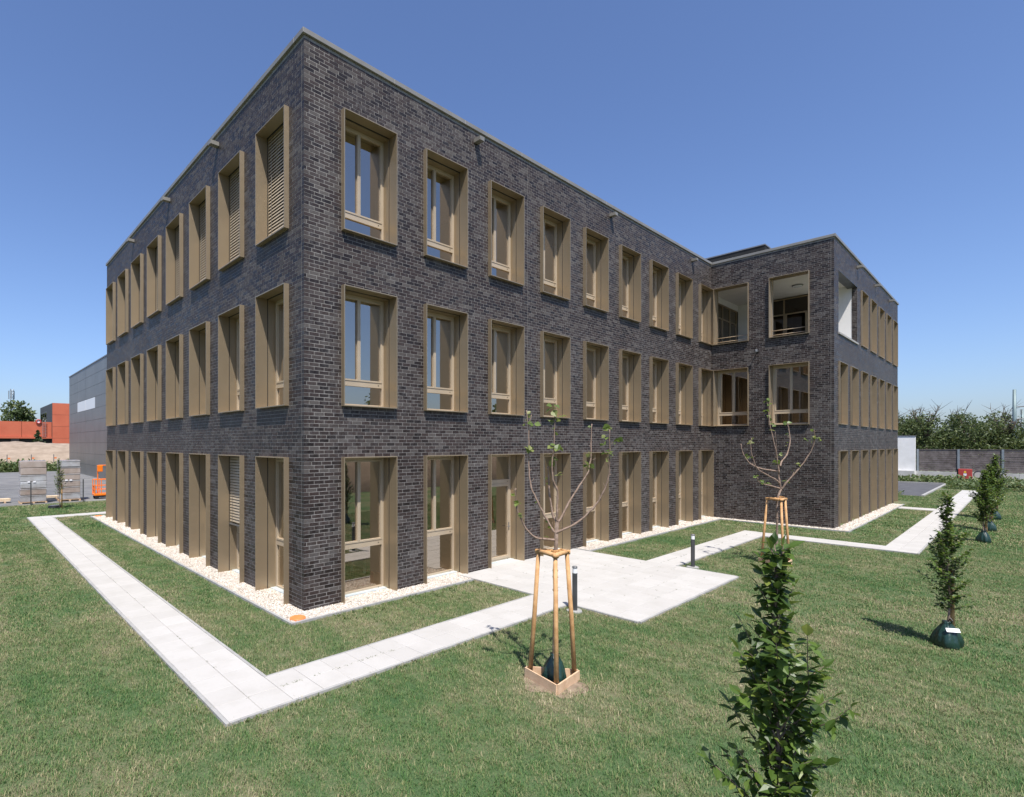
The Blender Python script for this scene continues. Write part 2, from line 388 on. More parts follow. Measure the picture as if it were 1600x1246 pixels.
def npmesh(name, V, F, mat, attr=None):
    me = bpy.data.meshes.new(name); nv, nf, kk = len(V), len(F), F.shape[1]
    me.vertices.add(nv); me.vertices.foreach_set('co', np.ascontiguousarray(V, dtype=np.float32).ravel())
    me.loops.add(nf*kk); me.loops.foreach_set('vertex_index', np.ascontiguousarray(F, dtype=np.int32).ravel())
    me.polygons.add(nf); me.polygons.foreach_set('loop_start', np.arange(0, nf*kk, kk, dtype=np.int32))
    me.update(calc_edges=True)
    if attr is not None:
        a = me.attributes.new('rnd', 'FLOAT', 'FACE'); a.data.foreach_set('value', np.asarray(attr, dtype=np.float32))
    me.shade_flat()
    me.materials.append(mat); return me
V, F = pebbles(GRAV)
tag(put('pebbles', npmesh('pebbles', V, F, M['pebble'])), 'cream white pebbles filling the margin along the brick building', 'pebbles', kind='stuff')

# ------------------------------------------------------------------ the brick building
CH, BL, JT = .0838, .25, .011                      # course height, brick pitch, joint
NC = 150; WH = 12.56
Z = dict(g=(0, 40*CH), m=(54*CH, 87*CH), t=(102*CH, 135*CH))
building = tag(empty('brick_building'), 'three storey dark clinker brick office block with bronze window surrounds', 'building')
XW = 22.5; LW = 4.95; LS = 17.0; LL = 20.15        # wing plane, wing projection, wing side length, left facade
FAC = {}
def op(x, z, w_=WW): return (x, x + w_, Z[z][0], Z[z][1])
FAC['right'] = dict(o=(0, 0, 0), rz=0, L=XW, ops=[op(WR0 + k*PER, z) for k in range(9) for z in 'gmt'], joints=[7.8, 15.3], first=True, last=False)
FAC['left'] = dict(o=(0, LL, 0), rz=RZL, L=LL, ops=[op(LL - WL0 - WW - k*PER, z) for k in range(8) for z in 'gmt'], joints=[LL - 7.9, LL - 15.1], first=False, last=True)
WFX = (.13, 2.53)
FAC['wfront'] = dict(o=(XW, 0, 0), rz=RZL, L=LW, ops=[op(x, z) for x in WFX for z in 'mt'], joints=[], first=False, last=True)
WSX = [.80 + 2.38*k for k in range(7)]
SIDE_OP = (.80, 4.72, Z['t'][0], Z['t'][1] - .08*0)
FAC['wside'] = dict(o=(XW, -LW, 0), rz=0, L=LS, ops=[op(x, z) for x in WSX for z in 'gm'] + [op(x, 't') for x in WSX[2:]] + [SIDE_OP], joints=[4.95], first=True, last=False)
FAC['reveal'] = dict(o=(XW + 4.713, -LW + .21, 0), rz=RZL, L=.21 - .0045, ops=[], joints=[], first=False, last=False, z0=102, z1=135)

def lay_bricks(fc):
    out = []; L = fc['L']; x_a = 0; x_b = L - (.117 if fc['last'] else 0)
    for c_ in range(fc.get('z0', 0), fc.get('z1', NC)):
        za, zb = c_*CH + JT/2, (c_+1)*CH - JT/2; zm = (za+zb)/2
        if zb > WH: break
        cuts = [(a - .004, b_ + .004) for (a, b_, p, q) in fc['ops'] if p < zm < q] + [(j-.006, j+.006) for j in fc['joints']]
        cuts.sort(); segs = []; x = x_a
        for a, b_ in cuts:
            if a > x: segs.append((x, a))
            x = max(x, b_)
        if x < x_b: segs.append((x, x_b))
        off = 0 if c_ % 2 else BL/2
        if c_ % 7 == 3: off += BL/4
        for a, b_ in segs:
            k = math.floor((a - off) / BL); x = a
            e_ = []
            while x < b_ - 1e-4:
                nx_ = min(off + (k+1)*BL, b_)
                if nx_ > x + 1e-4: e_.append([x, nx_])
                x = max(x, nx_); k += 1
            # merge slivers
            if len(e_) > 1 and e_[0][1]-e_[0][0] < .055: e_[1][0] = e_[0][0]; e_.pop(0)
            if len(e_) > 1 and e_[-1][1]-e_[-1][0] < .055: e_[-2][1] = e_[-1][1]; e_.pop()
            for i, (p, q) in enumerate(e_):
                xa = p + (JT/2 if i or a != 0 else 0); xb = q - JT/2
                if i == 0 and a > 0: xa = p
                if i == len(e_)-1: xb = q if (b_ < L or not fc['last']) else q
                out.append((xa, xb, za, zb, (a == 0 and i == 0 and fc['first'])))
    return out
allb = []
for key, fc in FAC.items():
    M4 = Matrix.Translation(fc['o']) @ Matrix.Rotation(fc['rz'], 4, 'Z')
    fc['bricks'] = lay_bricks(fc)
    for i, (xa, xb, za, zb, corner) in enumerate(fc['bricks']):
        if key in ('right', 'left') and not corner and abs((xb-xa) - (BL-JT)) < .002:
            p = M4 @ Vector(((xa+xb)/2, 0, (za+zb)/2))
            a = project(*(M4 @ Vector((xa, 0, za)))); c_ = project(*(M4 @ Vector((xb, 0, zb))))
            allb.append((abs(a[0]-c_[0]) * (xb-xa) / a[2], key, i))
allb.sort(reverse=True)
single = {(k, i) for _, k, i in allb[:300]}
walls = {}
for key, fc in FAC.items():
    # mortar core with true openings
    xs_ = sorted({.0035, fc['L'] - (.0035 if fc['last'] else 0)} | {v for o_ in fc['ops'] for v in o_[:2]})
    zs_ = sorted({fc.get('z0', 0)*CH, (fc['z1']*CH if 'z1' in fc else WH - .01)} | {v for o_ in fc['ops'] for v in o_[2:]})
    mb = MB()
    for i in range(len(xs_)-1):
        for j in range(len(zs_)-1):
            xm, zm = (xs_[i]+xs_[i+1])/2, (zs_[j]+zs_[j+1])/2
            if any(a < xm < b_ and p < zm < q for (a, b_, p, q) in fc['ops']): continue
            if zs_[j+1] - zs_[j] < 1e-3: continue
            mb.box(xs_[i], .0022, zs_[j], xs_[i+1], .05 if key == 'reveal' else (.20 if key == 'wside' else .40), zs_[j+1])
    wo = mb.obj('wall', M['mortar'], building, fc['o'], fc['rz']); walls[key] = wo
    V, F, A = [], [], []
    B = fc['bricks']; tmpl = None
    for i, (xa, xb, za, zb, corner) in enumerate(B):
        if (key, i) in single:
            if tmpl is None:
                s_ = MB(); hx, hz = (BL-JT)/2, (CH-JT)/2; e = .004
                s_.add([(-hx,.03,-hz),(hx,.03,-hz),(hx,.03,hz),(-hx,.03,hz),(-hx,e*.6,-hz),(hx,e*.6,-hz),(hx,e*.6,hz),(-hx,e*.6,hz),
                        (-hx+e,0,-hz+e),(hx-e,0,-hz+e),(hx-e,0,hz-e),(-hx+e,0,hz-e)],
                       [(0,1,5,4),(1,2,6,5),(2,3,7,6),(3,0,4,7),(4,5,9,8),(5,6,10,9),(6,7,11,10),(7,4,8,11),(8,9,10,11)])
                tmpl = s_.mesh('brick', M['brick'])
            put('brick', tmpl, wo, ((xa+xb)/2, random.uniform(-.0008, .0008), (za+zb)/2)); continue
        d0 = random.uniform(-.0008, .0008); d1 = .105 if corner else .03; k = len(V)
        V += [(xa,d0,za),(xb,d0,za),(xb,d0,zb),(xa,d0,zb),(xa,d1,za),(xb,d1,za),(xb,d1,zb),(xa,d1,zb)]
        F += [(k,k+1,k+2,k+3),(k+4,k,k+3,k+7),(k+1,k+5,k+6,k+2),(k+3,k+2,k+6,k+7),(k+4,k+5,k+1,k)]
        A += [random.random()] * 5
    tag(put('brickwork', npmesh('brickwork', np.array(V), np.array(F), M['brick'], A), wo), kind='stuff')

# plain outer walls on the sides that face away, slabs, core, roof
def part(name, mat, boxes, parent=building, loc=(0, 0, 0), rz=0):
    q = MB()
    for b_ in boxes: q.box(*b_)
    return q.obj(name, mat, parent, loc, rz)
XE = XW + LS
part('rear_wall', M['mortar'], [(.3, LL - .4, 0, XE - .3, LL - .05, WH)])
part('end_wall', M['mortar'], [(XE - .4, -LW + .25, 0, XE - .05, LL - .41, WH)])
for z0, z1 in ((3.86, 4.22), (7.92, 8.28)):
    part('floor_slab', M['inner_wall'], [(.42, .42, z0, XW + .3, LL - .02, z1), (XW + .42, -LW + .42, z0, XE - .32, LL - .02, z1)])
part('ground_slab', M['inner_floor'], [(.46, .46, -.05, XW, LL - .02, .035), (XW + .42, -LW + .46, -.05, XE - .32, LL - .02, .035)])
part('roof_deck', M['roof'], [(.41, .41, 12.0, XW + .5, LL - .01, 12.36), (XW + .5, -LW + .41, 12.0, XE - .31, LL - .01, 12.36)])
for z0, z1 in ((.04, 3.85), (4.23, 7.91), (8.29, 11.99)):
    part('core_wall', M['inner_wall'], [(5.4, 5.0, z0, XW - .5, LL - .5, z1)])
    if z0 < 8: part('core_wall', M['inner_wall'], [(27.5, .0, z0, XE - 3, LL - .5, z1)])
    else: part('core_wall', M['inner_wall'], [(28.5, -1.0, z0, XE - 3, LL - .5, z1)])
    for x in (3.2, 8.2, 13.2, 18.2):
        part('partition_wall', M['white_wall'], [(x, .48, z0, x + .12, 4.99, z1)])
    for y in (5.45, 10.45, 15.45):
        part('partition_wall', M['white_wall'], [(.48, y, z0, 5.39, y + .12, z1)])
# coping in sheet lengths
def coping(fc, x0, x1, y0=-.055, y1=.36):
    L = x1 - x0; k = max(1, round(L / 2.5))
    for i in range(k):
        q = MB(); q.box(x0 + L*i/k + .002, y0, 12.555, x0 + L*(i+1)/k - .002, y1, 12.67)
        bev(q.obj('coping', M['coping'], building, fc['o'], fc['rz']), .006)
coping(FAC['right'], -.055, XW - .055); coping(FAC['left'], .0, LL - .37)
coping(FAC['wfront'], .06, LW - .0, ); coping(FAC['wside'], .365, LS + .05)
q = MB(); q.box(-.055, -.055, 12.555, .36, -.002, 12.669); q.obj('coping', M['coping'], building, (XW, -LW, 0))
# roof outlets below the coping
sp = MB(); sp.box(-.09, -.24, -.055, .09, .02, .055); sp.box(-.075, -.255, -.07, .075, -.235, -.02)
spm = sp.mesh('roof_outlet', M['coping'])
for key, xx in (('right', (5.44, 12.83, 20.2)), ('left', (LL - 5.07, LL - 9.72, LL - 14.76)), ('wside', (4.7, 9.3, 13.9))):
    for x in xx:
        fc = FAC[key]; M4 = Matrix.Translation(fc['o']) @ Matrix.Rotation(fc['rz'], 4, 'Z')
        put('roof_outlet', spm, building, M4 @ Vector((x, 0, 12.27)), fc['rz'])
# rooftop plant screen
q = MB(); q.box(27.0, -1.05, 12.37, 29.6, 9, 14.4)
rp = q.obj('roof_plant', M['anthracite_dull'], building)
q = MB(); q.box(26.97, -1.08, 14.401, 29.63, 9.03, 14.46); q.obj('cap_sheet', M['grey_metal'], rp)
q = MB(); q.tube([(29.9, -.9, 12.36), (29.9, -.9, 13.9), (30.1, -.9, 14.05)], .09, 10); q.obj('vent_pipe', M['coping'], rp)

# ---- windows
T = .02
def surround_mesh(H, ground, y0=-.12):
    q = MB(); y1 = .47
    q.box(0, y0, 0, T, y1, H); q.box(WW - T, y0, 0, WW, y1, H); q.box(T, y0, H - T, WW - T, y1, H)
    if not ground: q.box(T, y0, 0, WW - T, y1, T)
    return q.mesh('window', M['bronze'])
def liner_mesh(H, ground):
    q = MB(); z0 = .0 if ground else T
    q.box(T, .20, z0, T + .02, .40, H - T); q.box(WW - T - .02, .20, z0, WW - T, .40, H - T)
    q.box(T + .02, .20, H - T - .02, WW - T - .02, .40, H - T)
    return q.mesh('reveal_panel', M['bronze'])
def slot_mesh(H, ground):
    q = MB(); z0 = .0 if ground else T
    q.box(T, .185, z0, T + .004, .199, H - T); q.box(WW - T - .004, .185, z0, WW - T, .199, H - T)
    q.box(T + .004, .16, H - T - .004, WW - T - .004, .199, H - T)
    return q.mesh('blind_guide', M['dark_gap'])
def frame_mesh(H, zl, zt, door=False):
    """casement frame: outer stiles and rails, transom band, meeting stiles"""
    q = MB(); a, b_ = T, WW - T; y0, y1 = .40, .47; z0 = T
    q.box(a, y0, z0, a + .075, y1, H - T); q.box(b_ - .075, y0, z0, b_, y1, H - T)
    q.box(a + .075, y0, H - T - .075, b_ - .075, y1, H - T); q.box(a + .075, y0, z0, b_ - .075, y1, z0 + .075)
    q.box(a + .075, y0, zl, b_ - .075, y1, zt)
    xm = WW/2 - .02
    if not door: q.box(xm - .045, y0, zt, xm + .045, y1, H - T - .075)
    # sash profiles standing slightly proud
    def sash(xa, xb, za, zb, w_=.04):
        yy = y0 - .012
        q.box(xa, yy, za, xa + w_, y1 - .01, zb); q.box(xb - w_, yy, za, xb, y1 - .01, zb)
        q.box(xa + w_, yy, zb - w_, xb - w_, y1 - .01, zb); q.box(xa + w_, yy, za, xb - w_, y1 - .01, za + w_)
    if door: sash(a + .078, b_ - .078, z0 + .078, zl - .003, .075)
    else:
        sash(a + .078, xm - .003, zt + .003, H - T - .078); sash(xm + .003, b_ - .078, zt + .003, H - T - .078)
    return q.mesh('casement_frame', M['bronze_light'])
def pane_mesh(xa, xb, za, zb):
    q = MB(); q.quad((xa, .445, za), (xb, .445, za), (xb, .445, zb), (xa, .445, zb)); return q.mesh('pane', M['glass'])
def caps_mesh(zs):
    q = MB()
    for z in zs: q.tube([(WW - .20, .395, z), (WW - .20, .402, z)], .014, 8); 
    return q.mesh('vent_cap', M['black_plastic'])
xm = WW/2 - .02
def kit(H, zl, zt, ground, door=False):
    k = [('reveal_panel', liner_mesh(H, ground)), ('blind_guide', slot_mesh(H, ground)), ('casement_frame', frame_mesh(H, zl, zt, door))]
    if door: panes = [(.17, WW-.17, .17, zl-.08), (.09, WW-.09, zt, H-.09)]
    else: panes = [(.135, xm-.04, zt+.04, H-.135), (xm+.04, WW-.135, zt+.04, H-.135), (.09, WW-.09, .09, zl)]
    for p in panes: k.append(('pane', pane_mesh(*p)))
    k.append(('vent_cap', caps_mesh([(zl+zt)/2, .058])))
    if ground:
        q = MB(); q.box(T + .001, .26, .0, WW - T - .001, .40, .05); k.append(('sill', q.mesh('sill', M['sill'])))
    if door:
        q = MB(); q.tube([(WW - .145, .385, 1.08), (WW - .145, .34, 1.08), (WW - .27, .34, 1.08)], .012, 8); q.box(WW - .165, .384, 1.0, WW - .125, .39, 1.2)
        k.append(('handle', q.mesh('handle', M['grey_metal'])))
    return surround_mesh(H, ground), k
Hg = Z['g'][1]; Hu = Z['m'][1] - Z['m'][0]
KIT = dict(up=kit(Hu, .53, .655, False), gr=kit(Hg, 1.12, 1.25, True), door=kit(Hg, 2.42, 2.55, True, True))
FLAT = dict(up=surround_mesh(Hu, False, -.065), gr=surround_mesh(Hg, True, -.065))
# blinds: tilted slats on cords
slat = MB(); sl_w = WW - .10
for i, a in enumerate((-1, 0)):
    y = .275 + .035*i
slat.add([(-sl_w/2, -.012, -.030), (sl_w/2, -.012, -.030), (sl_w/2, -.004, .002), (-sl_w/2, -.004, .002), (sl_w/2, .008, .028), (-sl_w/2, .008, .028)], [(0, 1, 2, 3), (3, 2, 4, 5)])
slat_me = slat.mesh('blind_slat', M['bronze_light'])
def blind(win, H, zlow, singly):
    z = H - .10; pitch = .08; zs = []
    while z > zlow: zs.append(z); z -= pitch
    if singly:
        for z in zs: put('blind_slat', slat_me, win, (WW/2, .215, z + random.uniform(-.001, .001)))
    else:
        q = MB()
        for z in zs: q.add([(p.co.x + WW/2, p.co.y + .215, p.co.z + z) for p in slat_me.vertices], [(0, 1, 2, 3), (3, 2, 4, 5)])
        tag(q.obj('blind_slats', M['bronze_light'], win), kind='stuff')
    q = MB()
    for x in (.28, WW - .28): q.box(x - .005, .168, zlow - .02, x + .005, .173, H - .03)
    q.obj('blind_cord', M['coping'], win)
    q = MB(); q.box(.05, .185, zlow - .05, WW - .05, .245, zlow - .015); q.obj('bottom_rail', M['grey_metal'], win)
def window(fkey, x, zk, kind):
    fc = FAC[fkey]; M4 = Matrix.Translation(fc['o']) @ Matrix.Rotation(fc['rz'], 4, 'Z')
    sm, ch = KIT[kind]
    if fkey == 'wside': sm = FLAT[kind]
    wd = put('door' if kind == 'door' else 'window', sm, building, M4 @ Vector((x, 0, Z[zk][0])), fc['rz'])
    for nme, me in ch: put(nme, me, wd)
    return wd
for k in range(9):
    for z in 'gmt':
        window('right', WR0 + k*PER, z, ('door' if k == 2 else 'gr') if z == 'g' else 'up')
for k in range(8):
    for z in 'gmt':
        wd = window('left', LL - WL0 - WW - k*PER, z, 'gr' if z == 'g' else 'up')
        if z == 't': blind(wd, Hu, .06, k < 5)
        if z == 'g' and k == 1: blind(wd, Hg, 1.42, True)
for x in WFX:
    window('wfront', x, 'm', 'up')
    fc = FAC['wfront']; M4 = Matrix.Translation(fc['o']) @ Matrix.Rotation(fc['rz'], 4, 'Z')
    wd = put('loggia_opening', KIT['up'][0], building, M4 @ Vector((x, 0, Z['t'][0])), fc['rz'])
    put('reveal_panel', KIT['up'][1][0][1], wd)
    for z in (.16, .36):
        q = MB(); q.tube([(T, .30, z), (WW - T, .30, z)], .016, 8); q.obj('railing_bar', M['bronze_light'], wd, smooth=True)
for i, x in enumerate(WSX):
    for z in 'gmt':
        if z == 't' and i < 2: continue
        window('wside', x, z, 'gr' if z == 'g' else 'up')
for k in (2, 3):
    q = MB(); q.box(WR0 + k*PER + T + .002, -.028, -.04, WR0 + k*PER + WW - T - .002, .259, SLABZ - .003); q.obj('threshold', M['slab'], building)
# ---- loggia behind the wing's top floor openings
LX0, LX1, LY0, LY1 = XW + .41, XW + 4.727, -LW + .205, .34
zt0, zt1 = Z['t']
part('loggia_ceiling', M['ceiling'], [(LX0 - .0, LY0, 11.42, LX1 + .1, LY1, 11.52)])
part('loggia_floor', M['kerb'], [(LX0, LY0, 8.29, LX1 + .1, LY1, 8.42)])
part('loggia_wall', M['white_wall'], [(LX1 + .003, LY0, 8.42, LX1 + .12, -3.0, 11.419)])
part('loggia_wall', M['white_wall'], [(LX1 + .003, -.75, 8.42, LX1 + .12, LY1, 11.419)])
part('loggia_wall', M['white_wall'], [(LX0, LY1 + .002, 11.1, LX1 + .12, LY1 + .12, 11.419)])
def glazing(loc, rz, Wd, H, nb):
    g = empty('loggia_glazing', loc, rz, building)
    q = MB(); fw = .07
    for i in range(nb + 1):
        x = (Wd - fw) * i / nb; q.box(x, 0, 0, x + fw, .07, H)
    for i in range(nb):
        xa, xb = (Wd - fw)*i/nb + fw, (Wd - fw)*(i+1)/nb
        for z in (0, H*.70, H - fw): q.box(xa, .002, z, xb, .068, z + fw)
        if i % 2: q.box(xa, .002, fw, xa + .1, .066, H*.70); q.box(xb - .1, .002, fw, xb, .066, H*.7)
    q.obj('glazing_frame', M['bronze'], g)
    for i in range(nb):
        xa, xb = (Wd - fw)*i/nb + fw, (Wd - fw)*(i+1)/nb
        for za, zb in ((fw, H*.70), (H*.70 + fw, H - fw)):
            q = MB(); q.quad((xa, .035, za), (xb, .035, za), (xb, .035, zb), (xa, .035, zb)); q.obj('pane', M['glass_shaded'], g)
glazing((LX1 + .01, -.76, 8.42), RZL, 2.23, 2.95, 2)
glazing((LX0 + .02, LY1 + .01, 8.42), 0, 4.2, 2.66, 4)
cl = empty('ceiling_lamp', (XW + 2.6, -3.0, 11.42), 0, building)
q = MB(); q.lathe([(.23, 0), (.24, -.03), (.22, -.06)], 24); q.obj('lamp_rim', M['grey_metal'], cl)
q = MB(); q.lathe([(.20, -.061), (.19, -.075), (.1, -.085)], 24); q.obj('lamp_lens', M['lamp_white'], cl)
# stone sill of the open side loggia
q = MB(); q.box(SIDE_OP[0] - .05, -.05, SIDE_OP[2] - .06, SIDE_OP[1] + .05, .39, SIDE_OP[2] + .02); q.obj('loggia_sill', M['kerb'], building, FAC['wside']['o'])
q = MB(); q.box(SIDE_OP[0], .0, SIDE_OP[3] - .02, SIDE_OP[1], .39, SIDE_OP[3] + .0); q.obj('loggia_lintel', M['anthracite'], building, FAC['wside']['o'])
# wall lamp on the wing
wlp = empty('wall_lamp', (XW, -2.05, 8.02), RZL, building)
q = MB(); q.box(-.05, -.03, -.05, .05, .0, .05); q.tube([(0, -.03, 0), (0, -.22, 0)], .02, 8); q.obj('lamp_arm', M['anthracite'], wlp)
q = MB(); q.lathe([(.05, -.10), (.07, -.06), (.07, .03), (.03, .05)], 14, (0, -.25)); q.obj('lamp_head', M['grey_metal'], wlp)

# ------------------------------------------------------------------ things inside the first ground floor room
t = tag(empty('office_table', (1.55, 1.15, .036)), 'white table standing inside the corner room behind the ground floor glass', 'table')
q = MB(); q.box(-.55, -.35, .70, .70, .35, .74); q.obj('table_top', M['white_wall'], t)
for sx in (-.5, .62):
    for sy in (-.3, .27):
        q = MB(); q.box(sx, sy, 0, sx + .05, sy + .05, .699); q.obj('leg', M['white_wall'], t)
t = tag(empty('red_crate', (2.15, 1.05, .036)), 'red crate on the floor under the white table inside the corner room', 'crate')
q = MB(); q.box(-.3, -.22, 0, .3, .22, .02); q.obj('crate_floor', M['red_sign'], t)
for a in ((-.3, -.22, .02, .3, -.20, .3), (-.3, .20, .02, .3, .22, .3), (-.3, -.2, .02, -.28, .2, .3), (.28, -.2, .02, .3, .2, .3)):
    q = MB(); q.box(*a); q.obj('crate_side', M['red_sign'], t)
# ------------------------------------------------------------------ orange inspection caps in the gravel
for (x, y, lb) in ((-.34, -.36, 'round orange plastic inspection cap in the pebbles at the building corner near the entrance path'),
                   (-.30, 20.5, 'round orange plastic inspection cap at the far end of the pebble margin')):
    t = tag(empty('inspection_cap', (x, y, .02)), lb, 'drain cap', 'orange caps in the gravel')
    q = MB(); q.lathe([(.165, -.02), (.165, .028), (.158, .036), (.0, .036)], 32); q.obj('cap_rim', M['orange_plastic'], t)
    q = MB(); q.lathe([(.135, .0365), (.135, .041), (.128, .044), (.01, .044)], 32); q.obj('lid', M['orange_plastic'], t)

# ------------------------------------------------------------------ bollard lights
for (x, y, lb) in ((4.45, -3.87, 'dark grey bollard light between the staked tree and the patio'),
                   (10.64, -3.87, 'dark grey bollard light where the courtyard path leaves the patio')):
    t = tag(empty('bollard_light', (x, y, 0)), lb, 'bollard', 'bollard lights beside the patio')
    q = MB(); q.lathe([(.055, .02), (.055, .84)], 20); q.obj('post', M['anthracite'], t, smooth=False)
    q = MB(); q.lathe([(.050, .84), (.050, .95)], 20); q.obj('lens', M['lamp_white'], t)
    q = MB(); q.lathe([(.056, .95), (.056, .975), (.05, .985)], 20); q.obj('cap', M['grey_metal'], t)
    q = MB(); q.lathe([(.17, -.02), (.165, .028), (.10, .034)], 20, fold=lambda a, z: 1 + .09*math.sin(3*a+1)); q.obj('footing', M['kerb'], t)

# ------------------------------------------------------------------ leaves and small trees
def leaf_geo(L=1., W=.5, droop=.12):
    return ([(0, 0, 0), (W*.42, L*.28, .04), (W*.5, L*.55, .03), (0, L, -droop), (-W*.5, L*.55, .03), (-W*.42, L*.28, .04), (0, L*.3, -.02), (0, L*.6, -.05)],
            [(0, 1, 6), (1, 2, 7, 6), (2, 3, 7), (3, 4, 7), (4, 5, 6, 7), (5, 0, 6)])
LV, LF = leaf_geo()
def basis(d, roll=0, up=Vector((0, 0, 1))):
    y = Vector(d).normalized(); x = y.cross(up)
    if x.length < 1e-3: x = Vector((1, 0, 0))
    x.normalize(); z = x.cross(y)
    m_ = Matrix((x, y, z)).transposed().to_4x4()
    return m_ @ Matrix.Rotation(roll, 4, 'Y')
def hornbeam(loc, h, seed, lb, wid=.34, z0=.72, nbr=58, leafL=.085, single=0, bag=True, stake=True, lean=0, grp='columnar hornbeams staked along the lawn', mat='hornbeam', nleaf=10, tagc=False):
    rn = random.Random(seed)
    t = tag(empty('hornbeam_tree', loc), lb, 'tree', grp)
    tr_ = MB(); pts = [(0, 0, -.05)]
    for i in range(1, 9): pts.append((rn.gauss(0, .012) + lean*i/8, rn.gauss(0, .012), h*.93*i/8))
    tr_.tube(pts, [.022 - .019*i/8 for i in range(9)], 8); tr_.obj('trunk', M['bark'], t, smooth=True)
    br = MB(); leaves = []
    def trunk_at(z):
        f_ = max(0, min(7.999, z/(h*.93)*8)); i = int(f_); return Vector(pts[i]).lerp(Vector(pts[i+1]), f_ - i)
    for i in range(nbr):
        u = (i + rn.random())/nbr; z = z0 + (h*.94 - z0)*u**.95
        prof = (.55 + .45*math.sin(min(1, u*3)*math.pi/2)) * (1 if u < .5 else max(.30, 1 - (u - .5)*3.6)) * (1 - max(0, u - .85)*2.5)
        ln = wid*1.45*prof*rn.uniform(.55, 1.25) + .05
        if rn.random() < .06: ln *= 1.4
        az = i*2.4 + rn.uniform(-.5, .5); el = R(rn.uniform(40, 66)) + u*.25
        d = Vector((math.cos(az)*math.cos(el), math.sin(az)*math.cos(el), math.sin(el)))
        p = trunk_at(z); bp = [p]; q_ = p.copy(); dd = d.copy()
        for k in range(4):
            dd = (dd + Vector((rn.gauss(0, .12), rn.gauss(0, .12), -.06 if k < 3 else .05))).normalized(); q_ = q_ + dd*ln/4; bp.append(q_.copy())
        br.tube(bp, [.0065, .005, .004, .003, .0015], 5, False)
        nl = max(3, int(nleaf * ln/.35))
        for k in range(nl):
            f_ = .15 + .85*(k + rn.random()*.6)/nl; s_ = min(3.999, f_*4); a = bp[int(s_)].lerp(bp[int(s_)+1], s_ - int(s_))
            side = 1 if k % 2 else -1
            hd = Vector((dd.x, dd.y, 0)).normalized(); pr = Vector((-hd.y, hd.x, 0))*side
            ld = hd*rn.uniform(-.2, .9) + pr*rn.uniform(.3, 1.1) + Vector((0, 0, rn.uniform(-.55, .6)))
            if k == nl - 1: ld = dd + Vector((0, 0, rn.uniform(-.3, .1)))
            leaves.append((a, ld, leafL*rn.uniform(.65, 1.2), rn.uniform(-.5, .5)))
    br.obj('branches', M['bark'], t)
    cr = empty('crown', (0, 0, 0), 0, t) if single else None
    q = MB()
    if single:
        vis = [i for i, L_ in enumerate(leaves) if 800 < project(*(Vector(loc) + L_[0]))[1] < 1250]
        rn.shuffle(vis); sset = set(vis[:single])
        lm = MB(); lm.add([(x*.55/.5*.95, y, z) for x, y, z in LV], LF); lme = lm.mesh('leaf', M[mat])
    for i, (a, ld, s_, roll) in enumerate(leaves):
        m_ = basis(ld, roll)
        if single and i in sset:
            o = put('leaf', lme, cr); o.matrix_local = Matrix.Translation(a) @ m_ @ Matrix.Scale(s_, 4)
        else:
            m4 = Matrix.Translation(a) @ m_ @ Matrix.Scale(s_, 4); q.add([m4 @ Vector((x*1.05, y, z)) for x, y, z in LV], LF)
    if single: tag(q.obj('foliage', M[mat], cr), kind='stuff')
    else: q.obj('crown', M[mat], t)
    if stake:
        q = MB(); q.tube([(.10, -.06, -.05), (.10, -.06, 1.36), (.10, -.06, 1.37)], [.034, .032, .026], 10); q.obj('stake', M['stake'], t, smooth=True)
        q = MB()
        for a0 in (0, .01): q.tube([(.10 + .045*math.cos(a), -.06 + .045*math.sin(a), .86 + a0*2) for a in [i*.7 for i in range(10)]], .007, 6)
        q.tube([(.06, -.04, .865), (.0, 0, .865)], .008, 6); q.obj('tie', M['rope'], t)
    if bag: water_bag(t, (0.0, 0, 0), seed, tagc)
    return t
def water_bag(t, c_, seed, tagc, hh=.42, rad=.185):
    rn = random.Random(seed); ph = [rn.uniform(0, 6) for _ in range(5)]
    def fold(a, z):
        u = z/hh
        return 1 + .13*math.sin(3*a + ph[0] + 1.5*u) * (1 - .3*u) + .07*math.sin(7*a + ph[1] - 2*u) + .05*math.sin(13*a + ph[2] + 4*u)
    prof = [(rad*.98, 0), (rad*1.08, .03), (rad*1.06, .12), (rad*.9, .22), (rad*.68, .31), (rad*.45, .38), (rad*.33, .42), (rad*.38, .45)]
    q = MB(); q.lathe(prof, 44, c_[:2], fold); b_ = q.obj('watering_bag', M['bag'], t, (0, 0, .0), smooth=True)
    q = MB(); q.tube([(c_[0]-.05, c_[1]-.05, .43), (c_[0]-.09, c_[1]-.08, .49), (c_[0]-.06, c_[1]-.05, .53), (c_[0]-.02, c_[1]-.02, .46)], .010, 6); q.obj('strap', M['black_plastic'], b_)
    if tagc == 2:
        q = MB(); q.box(-.10, -.003, -.035, .10, .003, .035); o = q.obj('care_label', M['white_tag'], b_, (-.125, -.085, .335)); o.rotation_euler = (R(-35), 0, R(-56))
        q = MB(); q.box(-.095, -.0045, -.02, .06, -.0035, -.008); q.obj('print_stripe', M['purple_print'], o) if False else None
    else:
        q = MB(); q.add([(-.02, 0, 0), (.02, 0, .01), (.03, .01, .11), (-.005, .0, .12)], [(0, 1, 2, 3)]); q.add([(-.02, .002, 0), (.02, .002, .01), (.03, .012, .11), (-.005, .002, .12)], [(3, 2, 1, 0)])
        o = q.obj('care_label', M['white_tag'], b_, (c_[0]-.10, c_[1]-.06, .42))
hornbeam((-1.92, -9.40, 0), 3.16, 11, 'leafy columnar hornbeam rising close up with large single leaves visible', .285, .75, 108, .094, single=300, nleaf=18)
hornbeam((7.75, -9.46, 0), 2.86, 5, 'columnar hornbeam with knee high pine stake and white labelled green watering bag', .285, .58, 112, .085, tagc=2, nleaf=18)
